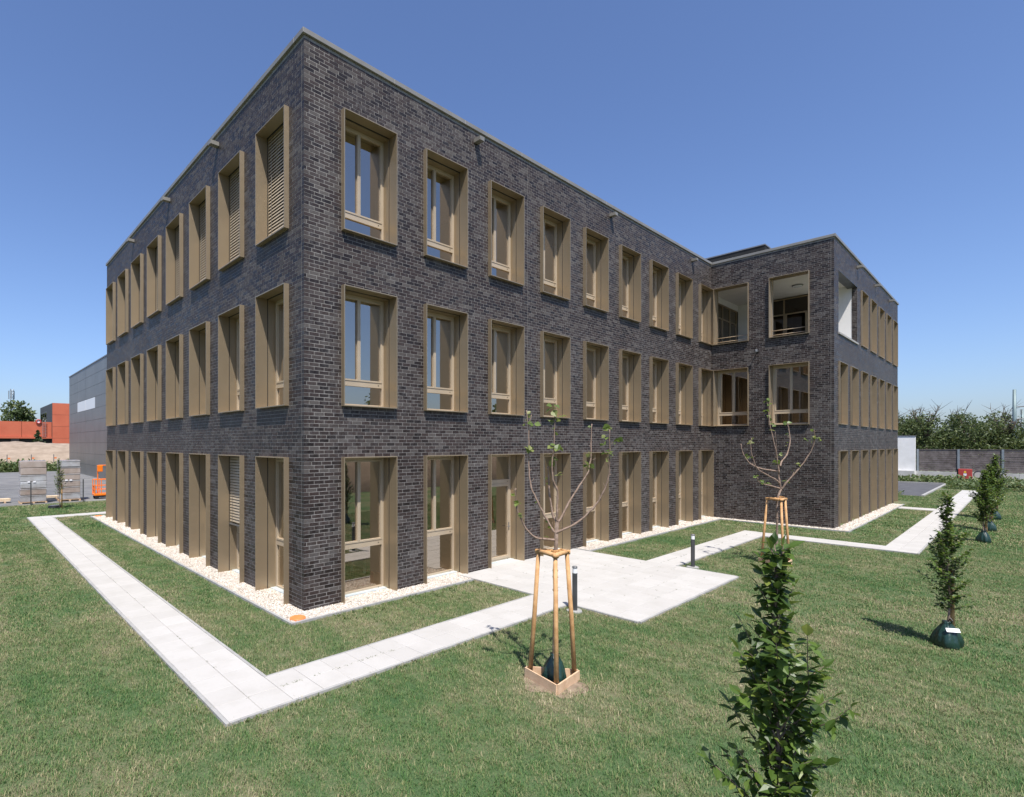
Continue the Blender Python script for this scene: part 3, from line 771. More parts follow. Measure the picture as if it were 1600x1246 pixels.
hornbeam((22.85, -9.37, 0), 2.75, 9, 'yellowish green hornbeam with a green watering bag, first beyond the long path corner', .36, .62, 104, .10, mat='plane_leaf' if False else 'hornbeam', nleaf=19)
hornbeam((26.8, -9.4, 0), 2.9, 14, 'hornbeam second beyond the long path corner, standing between two others', .38, .62, 104, .10, nleaf=19)
hornbeam((32.0, -9.42, 0), 3.2, 21, 'hornbeam third beyond the long path corner, last before the weeds', .42, .6, 104, .11, nleaf=19)
hornbeam((-1.27, 25.87, 0), 2.9, 31, 'thin sapling with pale stake on the lawn in front of the wrapped pallets', .26, .8, 90, .09, grp=None, nleaf=11, bag=False)
t = tag(empty('planter_ring', (-1.45, 26.35, 0)), 'low black plastic ring lying on the grass behind the thin sapling', 'plastic ring')
q = MB(); q.lathe([(.30, 0), (.32, .04), (.30, .16), (.26, .165)], 24); q.obj('ring_body', M['black_plastic'], t)
q = MB(); q.lathe([(.24, .166), (.24, .168), (.1, .17)], 20); q.obj('ring_top', M['grey_metal'], t)

# ---- young staked trees: tripod of pine stakes, plank triangle, watering bag
RGT = Vector((FY, -FX, 0)); FWD = Vector((FX, FY, 0))
def staked_tree(base, frame, branches, clusters, lb, seed, trunk_to, planks=True, rk=1.):
    """frame: 3 ground points; branches: polylines (side, height, depth) in metres about the trunk foot"""
    rn = random.Random(seed)
    t = tag(empty('young_tree', base), lb, 'tree', 'young trees held by three pine stakes')
    def L3(p): return RGT*p[0] + FWD*p[2] + Vector((0, 0, p[1]))
    q = MB(); pts = [Vector((0, 0, -.05)), Vector((.0, 0, .5)), L3((.012, 1.3, 0)), L3((.004, 1.7, 0)), L3((.016, 2.0, 0)), L3(trunk_to)]
    q.tube(pts, [.042, .036, .031, .033, .030, .028], 12)
    for z in (1.42, 1.62, 1.72): q.lathe([(.028, z-.03), (.040, z-.012), (.043, z), (.038, z+.015), (.028, z+.03)], 12, tuple(L3((.01, 0, 0)).xy))
    q.obj('trunk', M['bark'], t, smooth=True)
    for bi, bp in enumerate(branches):
        q = MB(); P3 = [L3(p) for p in bp]
        # Catmull subdivision for a supple line with node swellings
        pp = []; 
        for i in range(len(P3)-1):
            a, b_, c2, d_ = P3[max(i-1, 0)], P3[i], P3[i+1], P3[min(i+2, len(P3)-1)]
            for k in range(4):
                u = k/4; pp.append(.5*((2*b_) + (c2-a)*u + (2*a-5*b_+4*c2-d_)*u*u + (3*b_-a-3*c2+d_)*u**3) + Vector((rn.gauss(0, .004), rn.gauss(0, .004), 0)))
        pp.append(P3[-1]); m_ = len(pp)
        r0 = .019*rk if len(bp) > 4 else .010*rk
        rad = [max(.004, r0*(1 - .72*i/m_)*(1.25 if i % 4 == 0 else 1)) for i in range(m_)]
        q.tube(pp, rad, 8)
        for i in range(5, m_ - 1, 3):
            d = Vector((rn.gauss(0, 1), rn.gauss(0, 1), rn.uniform(.3, 1.4))).normalized()*rn.uniform(.03, .10)
            q.tube([pp[i], pp[i] + d*.6, pp[i] + d + Vector((0, 0, .015))], [.0045*rk, .0035*rk, .002*rk], 5)
        q.obj('branch', M['bark_warm'], t, smooth=True)
    lm = MB(); lm.add([(x*1.7, y, z + .25*abs(x)) for x, y, z in LV], LF); lme = lm.mesh('leaf', M['plane_leaf'])
    for (cx, cz, dpt, cnt, sz) in clusters:
        for k in range(cnt):
            d = Vector((rn.gauss(0, 1), rn.gauss(0, 1), rn.uniform(-.9, .7)))
            o = put('leaf', lme, t)
            o.matrix_local = Matrix.Translation(L3((cx + rn.gauss(0, .012), cz + rn.gauss(0, .03), dpt))) @ basis(d, rn.uniform(-1, 1)) @ Matrix.Scale(sz*rn.uniform(.8, 1.6), 4)
    # stakes
    sf = tag(empty('stake_frame', base), lb.replace('young bare tree', 'tripod of pine stakes round the young bare tree') if False else SF[seed], 'tree stakes', 'pine stake frames round the young trees')
    tops = []; c0 = sum((Vector(p) for p in frame), Vector())/3
    for p in frame:
        a = Vector(p); tp = c0.lerp(a, .62); tp.z = 1.98; tops.append(tp)
        q = MB(); mid = a.lerp(tp, .5) + Vector((rn.gauss(0, .006), rn.gauss(0, .006), 0))
        q.tube([a + Vector((0, 0, -.05)), mid, tp], [.037, .035, .031], 12); q.obj('stake', M['stake'], sf, smooth=True)
    for i in range(3):
        a, b_ = tops[i], tops[(i+1) % 3]; e = (b_-a).normalized()*.05
        q = MB(); q.tube([a - e + Vector((0, 0, .012)), (a+b_)/2 + Vector((0, 0, .02)), b_ + e + Vector((0, 0, .012))], [.034, .036, .034], 10); q.obj('cross_rail', M['stake'], sf, smooth=True)
    q = MB()
    for i in range(3):
        a = tops[i] + Vector((0, 0, .02)); hub = Vector((0, 0, 2.0))
        for s_ in range(3):
            o_ = Vector((rn.gauss(0, .012), rn.gauss(0, .012), rn.gauss(0, .012)))
            q.tube([a + o_, a.lerp(hub, .5) + o_*1.5 + Vector((0, 0, .015)), hub.lerp(a, .12) + o_], .011, 6)
        q.tube([a + Vector((.044*math.cos(k*.9), .044*math.sin(k*.9), .01 + .004*math.sin(3*k))) for k in range(16)], .010, 6)
    q.tube([Vector((.045*math.cos(k*.8), .045*math.sin(k*.8), 1.985 + .002*k)) for k in range(24)], .011, 6)
    q.obj('rope_tie', M['rope'], sf)
    if planks:
        for i in range(3):
            a, b_ = Vector(frame[i]), Vector(frame[(i+1) % 3]); e = (b_-a).normalized(); nn = Vector((e.y, -e.x, 0))
            if (((a+b_)/2) - c0).dot(nn) < 0: nn = -nn
            aa, bb = a + nn*.034 - e*(.05), b_ + nn*.034 + e*(.05)
            q = MB(); o_ = nn*.024; z0_, z1_ = .005, .155
            q.add([aa+Vector((0,0,z0_)), bb+Vector((0,0,z0_)), bb+o_+Vector((0,0,z0_)), aa+o_+Vector((0,0,z0_)), aa+Vector((0,0,z1_)), bb+Vector((0,0,z1_)), bb+o_+Vector((0,0,z1_)), aa+o_+Vector((0,0,z1_))],
                  [(0,3,2,1),(4,5,6,7),(0,1,5,4),(1,2,6,5),(2,3,7,6),(3,0,4,7)])
            q.obj('plank', M['plank'], sf)
    water_bag(t, (.0, .0), seed, 1, rad=.17)
    return t
SF = {3: 'pine stake tripod with plank triangle at its foot beside the entrance path',
      4: 'pine stake tripod on the lawn in front of the blank wing wall'}
k1 = 7.96/830/4.795                                # metres per pixel of the enlargement at that tree
b1 = (1.20, -5.62, 0)
x1, y1, d1 = project(*b1); sc1 = d1/830
def Z3(pts, ox=780, oy=620, sc=4.795, b=b1, spread=0., e0=0.):
    px, py, dp = project(*b); out = []
    for i, (x, y) in enumerate(pts):
        X, Y = ox + x/sc, oy + y/sc
        out.append(((X - px)*dp/830, CAM[2] - (Y - 694)*dp/830, e0 + spread*i/max(1, len(pts)-1)))
    return out
br1 = [Z3([(418, 1075), (340, 1065), (265, 1050), (190, 980), (140, 880), (115, 780), (110, 680)], spread=-.18),
       Z3([(425, 1020), (405, 1000), (360, 920), (300, 800), (250, 680), (237, 560), (235, 430), (240, 250), (225, 95)], spread=.22),
       Z3([(243, 205), (262, 130)], e0=.2), 
       Z3([(432, 940), (430, 880), (435, 760), (425, 690), (400, 620), (392, 500), (400, 400), (410, 200), (418, 60)], spread=-.08),
       Z3([(432, 945), (405, 880), (388, 740), (388, 620), (384, 530)], spread=.2),
       Z3([(436, 945), (460, 925), (520, 820), (600, 700), (680, 590), (715, 480), (727, 350), (737, 200)], spread=.28),
       Z3([(425, 1030), (450, 1005), (560, 950), (690, 830), (760, 710), (795, 590), (795, 500), (790, 400), (786, 250)], spread=-.25)]
cl1 = []
for (x, y, dpt, c_, s_) in [(90, 728, -.17, 2, .07), (128, 785, -.17, 3, .075), (122, 860, -.15, 2, .06), (240, 390, .15, 7, .085), (275, 210, .2, 3, .085), (240, 130, .22, 2, .05), (212, 170, .2, 2, .05),
                            (390, 85, -.08, 5, .09), (400, 165, -.08, 4, .07), (450, 172, -.08, 3, .07), (372, 215, -.07, 2, .05), (410, 255, -.07, 2, .05), (385, 375, -.05, 5, .08), (437, 380, -.05, 4, .08), (415, 465, -.04, 6, .085), (432, 590, -.03, 3, .07), (378, 650, .1, 2, .05),
                            (755, 330, -.24, 4, .075), (785, 255, -.25, 6, .08), (842, 325, -.25, 3, .075), (795, 425, -.2, 5, .075), (760, 440, -.2, 3, .06), (700, 430, .2, 3, .06), (693, 515, .18, 5, .075), (718, 525, .18, 2, .06), (685, 570, .16, 2, .05),
                            (365, 975, .03, 3, .06), (350, 1052, -.03, 2, .05), (300, 780, .1, 1, .05), (735, 210, .28, 1, .04)]:
    a = Z3([(x, y)])[0]; cl1.append((a[0], a[1], dpt, c_, s_))
bt = Vector(b1)
fr1 = [Vector((1.06, -5.25, 0)) - bt, Vector((.93, -5.84, 0)) - bt, Vector((1.50, -5.78, 0)) - bt]
staked_tree(b1, fr1, br1, cl1, 'young bare tree with few crumpled leaves beside the entrance path', 3, Z3([(432, 940)])[0])
b2 = (12.85, -5.42, 0)
def Y3(p, **k): return Z3(p, 1140, 610, 4.293, b2, **k)
br2 = [Y3([(345, 660), (325, 620), (290, 595), (220, 560), (160, 520), (125, 450), (108, 390), (105, 320)], spread=-.3),
       Y3([(335, 545), (300, 540), (220, 525), (160, 490), (125, 430), (115, 360)], spread=.3),
       Y3([(345, 680), (335, 600), (332, 520), (320, 420), (300, 320), (280, 220), (265, 60)], spread=.1),
       Y3([(335, 560), (310, 480), (295, 380), (278, 280)], spread=-.2),
       Y3([(340, 510), (360, 480), (410, 430), (440, 360), (450, 290), (447, 215)], spread=.4),
       Y3([(350, 665), (375, 615), (440, 530), (490, 450), (515, 380), (517, 330), (500, 270)], spread=-.4),
       Y3([(350, 670), (390, 630), (440, 575), (462, 545)], spread=.2),
       Y3([(340, 660), (260, 640), (190, 625), (140, 605), (118, 580)], spread=-.5)]
cl2 = []
for (x, y, dpt, c_, s_) in [(115, 350, -.2, 6, .10), (150, 450, .2, 3, .09), (110, 450, -.2, 3, .08), (115, 572, -.5, 3, .08), (142, 605, -.5, 4, .09), (188, 625, -.4, 3, .09), (260, 68, .1, 5, .09), (258, 140, .1, 5, .09), (285, 95, .1, 3, .08), (288, 185, .1, 4, .08), (303, 225, .1, 3, .08), (268, 255, -.1, 3, .08), (347, 432, .1, 4, .08), (315, 470, .0, 5, .08), (310, 495, 0, 3, .08), (445, 212, .4, 5, .10), (448, 295, .4, 3, .07), (430, 355, .3, 2, .07), (495, 268, -.4, 3, .09), (505, 312, -.4, 4, .10), (542, 328, -.4, 5, .10), (492, 340, -.4, 3, .09), (467, 325, -.3, 2, .08), (438, 500, -.2, 3, .08), (397, 615, .1, 5, .09), (458, 545, .2, 2, .06)]:
    a = Y3([(x, y)])[0]; cl2.append((a[0], a[1], dpt, c_, s_))
fr2 = [Vector((.02, .42, 0)), Vector((-.34, -.26, 0)), Vector((.36, -.24, 0))]
staked_tree(b2, fr2, br2, cl2, 'young bare tree with small leaf tufts in front of the blank wing wall', 4, Y3([(345, 660)])[0], rk=1.3)
# bare earth patches under the first frame
q = MB(); vs = []; n_ = 28
for k in range(n_):
    a = 2*math.pi*k/n_; r_ = .40*(1 + .22*math.sin(2*a + 4) + .14*math.sin(5*a)); vs.append((r_*math.cos(a)*1.1, r_*math.sin(a), .004))
q.add(vs + [(0, 0, .035)], [(k, (k+1) % n_, n_) for k in range(n_)])
tag(q.obj('bare_earth', M['soil'], None, (1.13, -5.66, .0)), kind='structure')

# ------------------------------------------------------------------ left background
# asphalt yard with kerb, wire fence
q = MB(); q.box(-60, 29.42, -.05, 40, 76, .008); tag(q.obj('yard', M['yard']), kind='structure')
q = MB(); q.box(-60, 29.25, -.05, 1.9, 29.41, .06); tag(q.obj('kerb', M['kerb']), kind='structure')
fen = tag(empty('wire_fence', (-2.30, 29.12, 0)), 'low dark wire mesh fence in front of the wrapped pallets', 'fence')
for k in range(-6, 2):
    x = 2.66*k; q = MB(); q.box(x - .03, -.02, -.05, x + .03, .02, 1.42); q.box(x - .033, -.023, 1.42, x + .033, .023, 1.43); q.obj('post', M['anthracite'], fen)
    if k < 1:
        q = MB()
        for i in range(1, 53): q.box(x + .05*i - .002, -.002, .05, x + .05*i + .002, .002, 1.23)
        for i in range(7): q.box(x + .03, -.007, .06 + .19*i, x + 2.63, -.002, .066 + .19*i)
        q.obj('mesh_panel', M['fence_wire'], fen)
def pallet_stack(x0, x1, y0, y1, lb, seed, h=2.6):
    rn = random.Random(seed); t = tag(empty('wrapped_pallet', ((x0+x1)/2, (y0+y1)/2, .008)), lb, 'pallet', 'film wrapped pallets in the yard')
    hx, hy = (x1-x0)/2, (y1-y0)/2
    def pal(z):
        p = MB()
        for i in (-1, 0, 1): p.box(i*(hx-.06) - .05, -hy, z, i*(hx-.06) + .05, hy, z + .09)
        for i in range(5): p.box(-hx, -hy + i*(2*hy-.12)/4, z + .091, hx, -hy + i*(2*hy-.12)/4 + .12, z + .115)
        p.obj('pallet_base', M['plank'], t)
    z = 0; nl = 6
    for half in range(2):
        if half == 0: pal(z); z += .117
        lh = (h/2 - .06)/3
        for i in range(3):
            q = MB(); a, b_ = rn.uniform(-.012, .012), rn.uniform(-.012, .012)
            q.box(-hx + .03 + a, -hy + .03 + b_, z, hx - .03 + a, hy - .03 + b_, z + lh - .012)
            bev(q.obj('wrapped_layer', M['film_grey'] if (i == 0 and half == 0) or rn.random() < .25 else M['film'], t), .03, 2)
            q = MB(); q.box(-hx + .015 + a, -hy + .015 + b_, z + lh*.84, hx - .015 + a, hy - .015 + b_, z + lh - .03)
            if rn.random() < .8: q.obj('film_band', M['film_grey'], t)
            z += lh
        if half == 0:
            for x in (-.45, -.05):
                q = MB(); q.box(x*hx, -hy - .012, z - .06, x*hx + .14, -hy - .004, z + .03); q.obj('paper_tag', M['white_tag'], t)
    q = MB(); q.box(-hx + .06, -hy + .06, z, hx - .06, hy - .06, z + .02); q.obj('top_sheet', M['film_grey'], t)
pallet_stack(-2.78, -1.43, 29.75, 31.0, 'film wrapped stack of grey brown pavers with two white paper tags, left of the sapling', 1)
pallet_stack(-.80, .38, 30.05, 31.25, 'film wrapped stack of grey brown pavers standing between the sapling and the orange lift', 2)
for (x, y, lb, n_) in ((-3.9, 31.6, 'stack of pale timber boards on the asphalt beside the wrapped pallets', 3), (-1.15, 32.6, 'pale timber boards lying between the two wrapped pallet stacks', 2)):
    t = tag(empty('timber_stack', (x, y, .008)), lb, 'timber')
    for i in range(n_):
        for j in range(4):
            q = MB(); q.box(-.75 + random.uniform(-.05, .05), j*.16 - .3, .1 + i*.055, .75 + random.uniform(-.05, .05), j*.16 - .15, .15 + i*.055); q.obj('board', M['timber_pale'], t)
    for s_ in (-.5, .5):
        q = MB(); q.box(s_ - .05, -.3, 0, s_ + .05, .34, .1); q.obj('bearer', M['plank'], t)
# orange lift platform
lf = tag(empty('lift_platform', (1.78, 30.75, .008)), 'orange work lift basket on wheels at the far corner of the building', 'lift platform')
q = MB(); q.box(-.62, -.40, .22, .62, .40, .36); bev(q.obj('platform', M['orange_paint'], lf), .02)
q = MB(); q.box(-.5, -.32, .12, .5, .32, .219); q.obj('chassis', M['black_plastic'], lf)
for sx in (-.45, .45):
    for sy in (-.36, .36):
        q = MB(); q.tube([(sx, sy - .04, .11), (sx, sy + .04, .11)], .11, 16); q.obj('wheel', M['black_plastic'], lf)
for sx in (-.58, -.2, .3, .58):
    for sy in (-.36, .36):
        q = MB(); q.tube([(sx, sy, .36), (sx, sy, 1.28)], .024, 8); q.obj('rail_post', M['orange_paint'], lf)
for z in (.62, .88, 1.28):
    q = MB(); q.tube([(-.58, -.36, z), (.58, -.36, z), (.58, .36, z), (-.58, .36, z), (-.58, -.36, z)], .024 if z > 1 else .017, 8); q.obj('guard_rail', M['orange_paint'], lf)
q = MB(); q.tube([(-.30, .3, .36), (-.30, .3, 2.15), (-.24, .3, 2.2), (.60, .3, 2.2)], .035, 8); q.obj('mast', M['orange_paint'], lf)
q = MB(); q.box(-.34, .18, 1.78, -.02, .36, 2.22); bev(q.obj('control_box', M['orange_paint'], lf), .02)
q = MB(); q.box(.30, .22, 2.12, .62, .36, 2.28); q.obj('lamp_box', M['orange_paint'], lf)
q = MB(); q.box(-.56, -.345, .37, -.54, .345, .9); q.obj('kick_panel', M['orange_paint'], lf)

# grey clad hall: panel by panel
HX, HY0, HY1, HH = 5.45, 40.0, 72.8, 12.4
hall = tag(empty('metal_hall', (HX, HY0, 0)), 'grey metal clad hall with a pale window strip behind the brick building', 'building')
q = MB(); q.box(.03, .03, 0, 26, HY1 - HY0 - .03, HH - .05); q.obj('body', M['hall_seam'], hall)
cols_ = [0, 5.2, 10.4, 15.6, 21.2, 26.6, HY1 - HY0]; nr = 10; rh = (HH - .1)/nr
for i in range(len(cols_)-1):
    for j in range(nr):
        if j in (6, 7) and i in (3, 4) and j == 6: continue
        q = MB(); q.box(0, cols_[i] + .02, .1 + rh*j + .012, .035, cols_[i+1] - .02, .1 + rh*(j+1) - .012); q.obj('panel', M['hall_panel'], hall)
for i in (3, 4):
    q = MB(); q.box(.005, cols_[i] + .06, .1 + rh*6 + .03, .04, cols_[i+1] - .06, .1 + rh*7 - .03); q.obj('window', M['pale_panel'], hall)
q = MB(); q.box(-.06, -.0, HH - .05, 26, HY1 - HY0, HH + .06); q.obj('coping', M['grey_metal'], hall)
q = MB(); q.box(-.05, 0, 0, .06, HY1 - HY0, .1); q.obj('plinth', M['kerb'], hall)

# red building beyond the earth heap
RY = 122.
red = tag(empty('red_building', (0, RY, 0)), 'brick red clad industrial building with a taller block behind the earth heap', 'building')
def onY(px, py, y):
    a = (px - 668)/830; vx, vy = FX + a*FY, FY - a*FX; t_ = (y - CAM[1])/vy
    return CAM[0] + t_*vx, CAM[2] - t_*(py - 694)/830
xa = -60; xb, zb0 = onY(80, 683, RY); _, zb1 = onY(40, 659, RY); xc, zt_ = onY(81, 630, RY); xd = onY(108, 630, RY)[0] + 14
q = MB(); q.box(xa, .3, 0, xc, 25, zb1 - .1); q.obj('rear_body', M['dark_recess'], red)
k = 14
for i in range(k):
    q = MB(); q.box(xa + (xc-xa)*i/k + .03, 0, zb0, xa + (xc-xa)*(i+1)/k - .03, .28, zb1); q.obj('panel', M['red_panel'], red)
q = MB(); q.box(xa, -.35, zb0 - .35, xc, .28, zb0 - .02); q.obj('canopy', M['red_panel'], red)
x_, _ = onY(17, 690, RY); x2_, _ = onY(30, 690, RY)
q = MB(); q.box(x_, -.1, 0, x2_, .29, zb0 - .36); q.obj('gate', M['brown_recess'], red)
q = MB(); q.box(xc + .0, -.6, 0, xd, 20, zt_ - .05); q.obj('tower_body', M['hall_seam'], red)
for i in range(2):
    for j in range(5):
        wd_ = (xd-xc)/2; q = MB(); q.box(xc + wd_*i + .02, -.68, (zt_)*j/5 + .02, xc + wd_*(i+1) - .02, -.601, zt_*(j+1)/5 - .02); q.obj('panel', M['red_panel'], red)
xg, _ = onY(68, 640, RY + 14)
q = MB(); q.box(xg, 8, zb1 - .2, xc - .02, 19, zt_ - 1.3); q.obj('glazed_block', M['anthracite'], red)
for i in range(3):
    q = MB(); q.box(xg - .05, 8.4 + i*3.5, zb1, xg - .01, 11.4 + i*3.5, zt_ - 1.6); q.obj('pane', M['glass'], red)
q = MB(); x_, z_ = onY(66, 672, RY)
for s_ in (0, .5): q.box(x_ + s_, -.45, zb0, x_ + s_ + .06, -.36, zb1 + .5)
for i in range(12): q.box(x_ + .06, -.44, zb0 + .3*i, x_ + .5, -.40, zb0 + .3*i + .05)
q.obj('ladder', M['grey_metal'], red)
x_, z_ = onY(60, 659, RY)
sg = tag(empty('round_sign', (x_, RY - .2, z_ - .3)), 'red and white ring on the roof edge of the red building', 'sign')
q = MB(); q.tube([(.36*math.cos(a), 0, .3 + .36*math.sin(a)) for a in [i*math.pi/10 for i in range(21)]], .12, 8); q.obj('ring', M['red_sign'], sg)
q = MB(); q.tube([(0, .05, .3), (0, .12, .3)], .34, 20); q.obj('disc', M['white_tag'], sg)

# earth heap
def heap(name, x0, x1, y0, y1, h, seed, mat, nx_=90, ny_=26):
    V, F = [], []
    for i in range(nx_):
        for j in range(ny_):
            u, v = i/(nx_-1), j/(ny_-1); x = x0 + (x1-x0)*u; y = y0 + (y1-y0)*v
            e = min(1, u*8, (1-u)*8); p = math.sin(math.pi*v)**.75
            z = h*p*e*(1 + .16*mnoise.noise((x*.12, y*.12, seed)) ) + .28*p*mnoise.noise((x*.7, y*.7, seed+3)) + .12*p*mnoise.noise((x*2.1, y*2.1, seed)) - .05
            V.append((x, y, z))
    for i in range(nx_-1):
        for j in range(ny_-1): F.append((i*ny_+j, (i+1)*ny_+j, (i+1)*ny_+j+1, i*ny_+j+1))
    me = bpy.data.meshes.new(name); me.from_pydata(V, [], F); me.update(); me.materials.append(mat)
    me.polygons.foreach_set('use_smooth', [True]*len(me.polygons)); return put(name, me)
tag(heap('earth_heap', -34, 30, 82, 104, 3.75, 2, M['sandheap']), 'long heap of bare sandy earth in front of the red building', 'earth heap')
for i, px in enumerate((11, 49, 84)):
    x_, _ = onY(px, 700, 80.5)
    t = tag(empty('marker_post', (x_, 80.5, 0)), 'thin grey marker post with small orange flag before the earth heap', 'post', 'marker posts before the earth heap')
    q = MB(); q.tube([(0, 0, -.05), (0, 0, 2.2)], .05, 8); q.obj('post', M['grey_metal'], t)
    q = MB(); q.box(.06, -.02, 1.6, .34, .02, 1.8); q.obj('flag', M['orange_plastic'], t)

# ------------------------------------------------------------------ foliage masses
def clump_tree(name, loc, h, rad, lb, grp, seed, mat='woods', n_leaf=2600, ls=.34, z0f=.2, bare=0, cat='tree', lobes=11, cone=False):
    rn = np.random.default_rng(seed); r2 = random.Random(seed)
    t = tag(empty(name, loc), lb, cat, grp)
    q = MB(); tp = [(0, 0, -.1), (r2.gauss(0, .15), r2.gauss(0, .15), h*.35), (r2.gauss(0, .3), r2.gauss(0, .3), h*.7)]
    q.tube(tp, [h*.022, h*.016, h*.007], 8)
    L = []
    for i in range(lobes):
        u = (i + .5)/lobes; zc = h*(z0f + (1 - z0f)*(.12 + .76*u)); an = i*2.4 + r2.random()
        if cone: rr_ = rad*(1 - u)*.55; lr = rad*(1.05 - u)*.7
        else:
            env = rad*math.sin(math.pi*min(1, .25 + .72*u)); rr_ = env*r2.uniform(.35, .8); lr = rad*r2.uniform(.32, .5)
        c_ = Vector((rr_*math.cos(an), rr_*math.sin(an), zc)); L.append((c_, lr))
        q.tube([Vector(tp[1]).lerp(Vector(tp[2]), u), c_*.6 + Vector((0, 0, zc*.38)), c_], [h*.008, h*.005, h*.002], 5)
    for i in range(bare):
        an = r2.uniform(0, 6.28); a0 = Vector((0, 0, h*.6)); 
        e1 = a0 + Vector((math.cos(an)*rad*.4, math.sin(an)*rad*.4, h*r2.uniform(.3, .5)))
        q.tube([a0, a0.lerp(e1, .5) + Vector((0, 0, .3)), e1], [.06, .04, .012], 5)
        for k in range(6):
            s_ = a0.lerp(e1, r2.uniform(.4, .95)); q.tube([s_, s_ + Vector((r2.gauss(0, .6), r2.gauss(0, .6), r2.uniform(.3, 1.1)))], [.025, .006], 4)
    q.obj('trunk', M['bark_dark'], t)
    per = n_leaf//lobes; P = []
    for c_, lr in L:
        d = rn.normal(size=(per, 3)); d /= np.linalg.norm(d, axis=1)[:, None]
        rr_ = lr*rn.uniform(.35, 1.08, (per, 1))**.6
        nz = np.array([mnoise.noise((float(a[0])*2.2 + seed, float(a[1])*2.2, float(a[2])*2.2 + c_.z)) for a in d])
        keep = nz > -.08
        P.append((np.array(c_) + d*rr_*np.array([1, 1, .8])*(1 + .5*nz[:, None]))[keep])
    P = np.concatenate(P); k = len(P)
    a = rn.normal(size=(k, 3)); a /= np.linalg.norm(a, axis=1)[:, None]
    b_ = np.cross(a, rn.normal(size=(k, 3))); b_ /= np.linalg.norm(b_, axis=1)[:, None]
    s_ = ls*rn.uniform(.5, 1.2, (k, 1))
    V = np.stack([P - a*s_, P + b_*s_*.5, P + a*s_, P - b_*s_*.5], 1).reshape(-1, 3)
    F = np.arange(k*4).reshape(-1, 4)
    put('crown', npmesh('crown', V, F, M[mat]), t)
    return t
# trees over the red building
x_, _ = onY(25, 650, 165); clump_tree('broadleaf_tree', (x_, 165, 0), 15.2, 4.6, 'larger round dark green tree rising above the red building roof', None, 41, 'woods', 2600, .5, .3)
x_, _ = onY(43, 650, 168); clump_tree('broadleaf_tree', (x_, 168, 0), 13.4, 3.4, 'smaller green tree above the red building roof beside a larger one', None, 42, 'woods', 1800, .5, .3)
x_, _ = onY(59, 690, 108); clump_tree('conifer_tree', (x_, 108, 0), 6.9, 1.55, 'small cone shaped conifer between earth heap and red building', None, 43, 'conifer', 2400, .28, .08, cone=True, lobes=12)
x_, _ = onY(18, 640, 190)
t = tag(empty('antenna_mast', (x_, 190, 0)), 'thin lattice antenna mast behind the trees and red building', 'mast')
q = MB()
for a in range(3): q.tube([(.6*math.cos(a*2.09), .6*math.sin(a*2.09), 0), (.45*math.cos(a*2.09), .45*math.sin(a*2.09), 20)], .1, 6)
for i in range(20):
    for a in range(3): q.tube([(.55*math.cos(a*2.09), .55*math.sin(a*2.09), i), (.52*math.cos(a*2.09+2.09), .52*math.sin(a*2.09+2.09), i+1)], .06, 4)
q.obj('lattice', M['post_grey'], t)
for a in range(3):
    q = MB(); q.box(-.12, -.8, 17.0, .12, -.65, 19.5); q.obj('antenna', M['post_grey'], t, rz=a*2.09)

# what the glass mirrors: bare earth heap and trees on the far side of the lawn
tag(heap('earth_heap', -30, 75, -33, -22, 2.9, 9, M['soil']), 'long brown earth heap across the lawn, facing the glazed front', 'earth heap')
for i in range(9):
    clump_tree('broadleaf_tree', (-8 + 9.5*i + (i % 3)*2, -40 - (i % 2)*5, 0), 7 + (i*37 % 5), 3.2, 'broad tree behind the brown earth heap across the lawn', 'trees across the lawn', 300+i, 'woods', 1500, .4, .15)
# weeds: stuff, upright blades and leaves in clumps
def weeds(name, rects, dens, hmax, lb, seed, wmul=1.):
    rn = np.random.default_rng(seed); V, F = [], []; k = 0
    for (x0, y0, x1, y1) in rects:
        cnt = int(dens*(x1-x0)*(y1-y0)); X = rn.uniform(x0, x1, cnt); Y = rn.uniform(y0, y1, cnt)
        for x, y in zip(X, Y):
            hn = mnoise.noise((x*.5, y*.5, seed)); h = hmax*(.55 + .6*hn)*rn.uniform(.4, 1.1)
            if h < .05: continue
            for b_ in range(4):
                a = rn.uniform(0, 6.28); z = h*rn.uniform(.25, 1); ln = h*rn.uniform(.25, .5); wd_ = .02*wmul*rn.uniform(.6, 1.6) + .02
                dx, dy = math.cos(a), math.sin(a); bx, by = x + rn.normal(0, .06), y + rn.normal(0, .06)
                V += [(bx, by, z - ln*.5), (bx + dx*ln*.4 - dy*wd_, by + dy*ln*.4 + dx*wd_, z), (bx + dx*ln*.75, by + dy*ln*.75, z + ln*.3), (bx + dx*ln*.4 + dy*wd_, by + dy*ln*.4 - dx*wd_, z)]
                F.append((k, k+1, k+2, k+3)); k += 4
    tag(put(name, npmesh(name, np.array(V), np.array(F), M['weed'])), lb, 'weeds', kind='stuff')
weeds('weeds', [(-30, 76.2, 12, 82.5)], 16, 1.9, 'tall green weeds growing along the foot of the earth heap', 3, 5)
weeds('weeds', [(61.8, -24, 66.6, 6), (54.2, -24, 61.8, -6.0)], 26, .95, 'green weeds filling the ground before the timber noise barrier', 5, 3)
weeds('weeds', [(41.2, -4.6, 44.4, 1)], 34, .8, 'patch of green weeds at the end of the wing beside the asphalt', 6, 2)

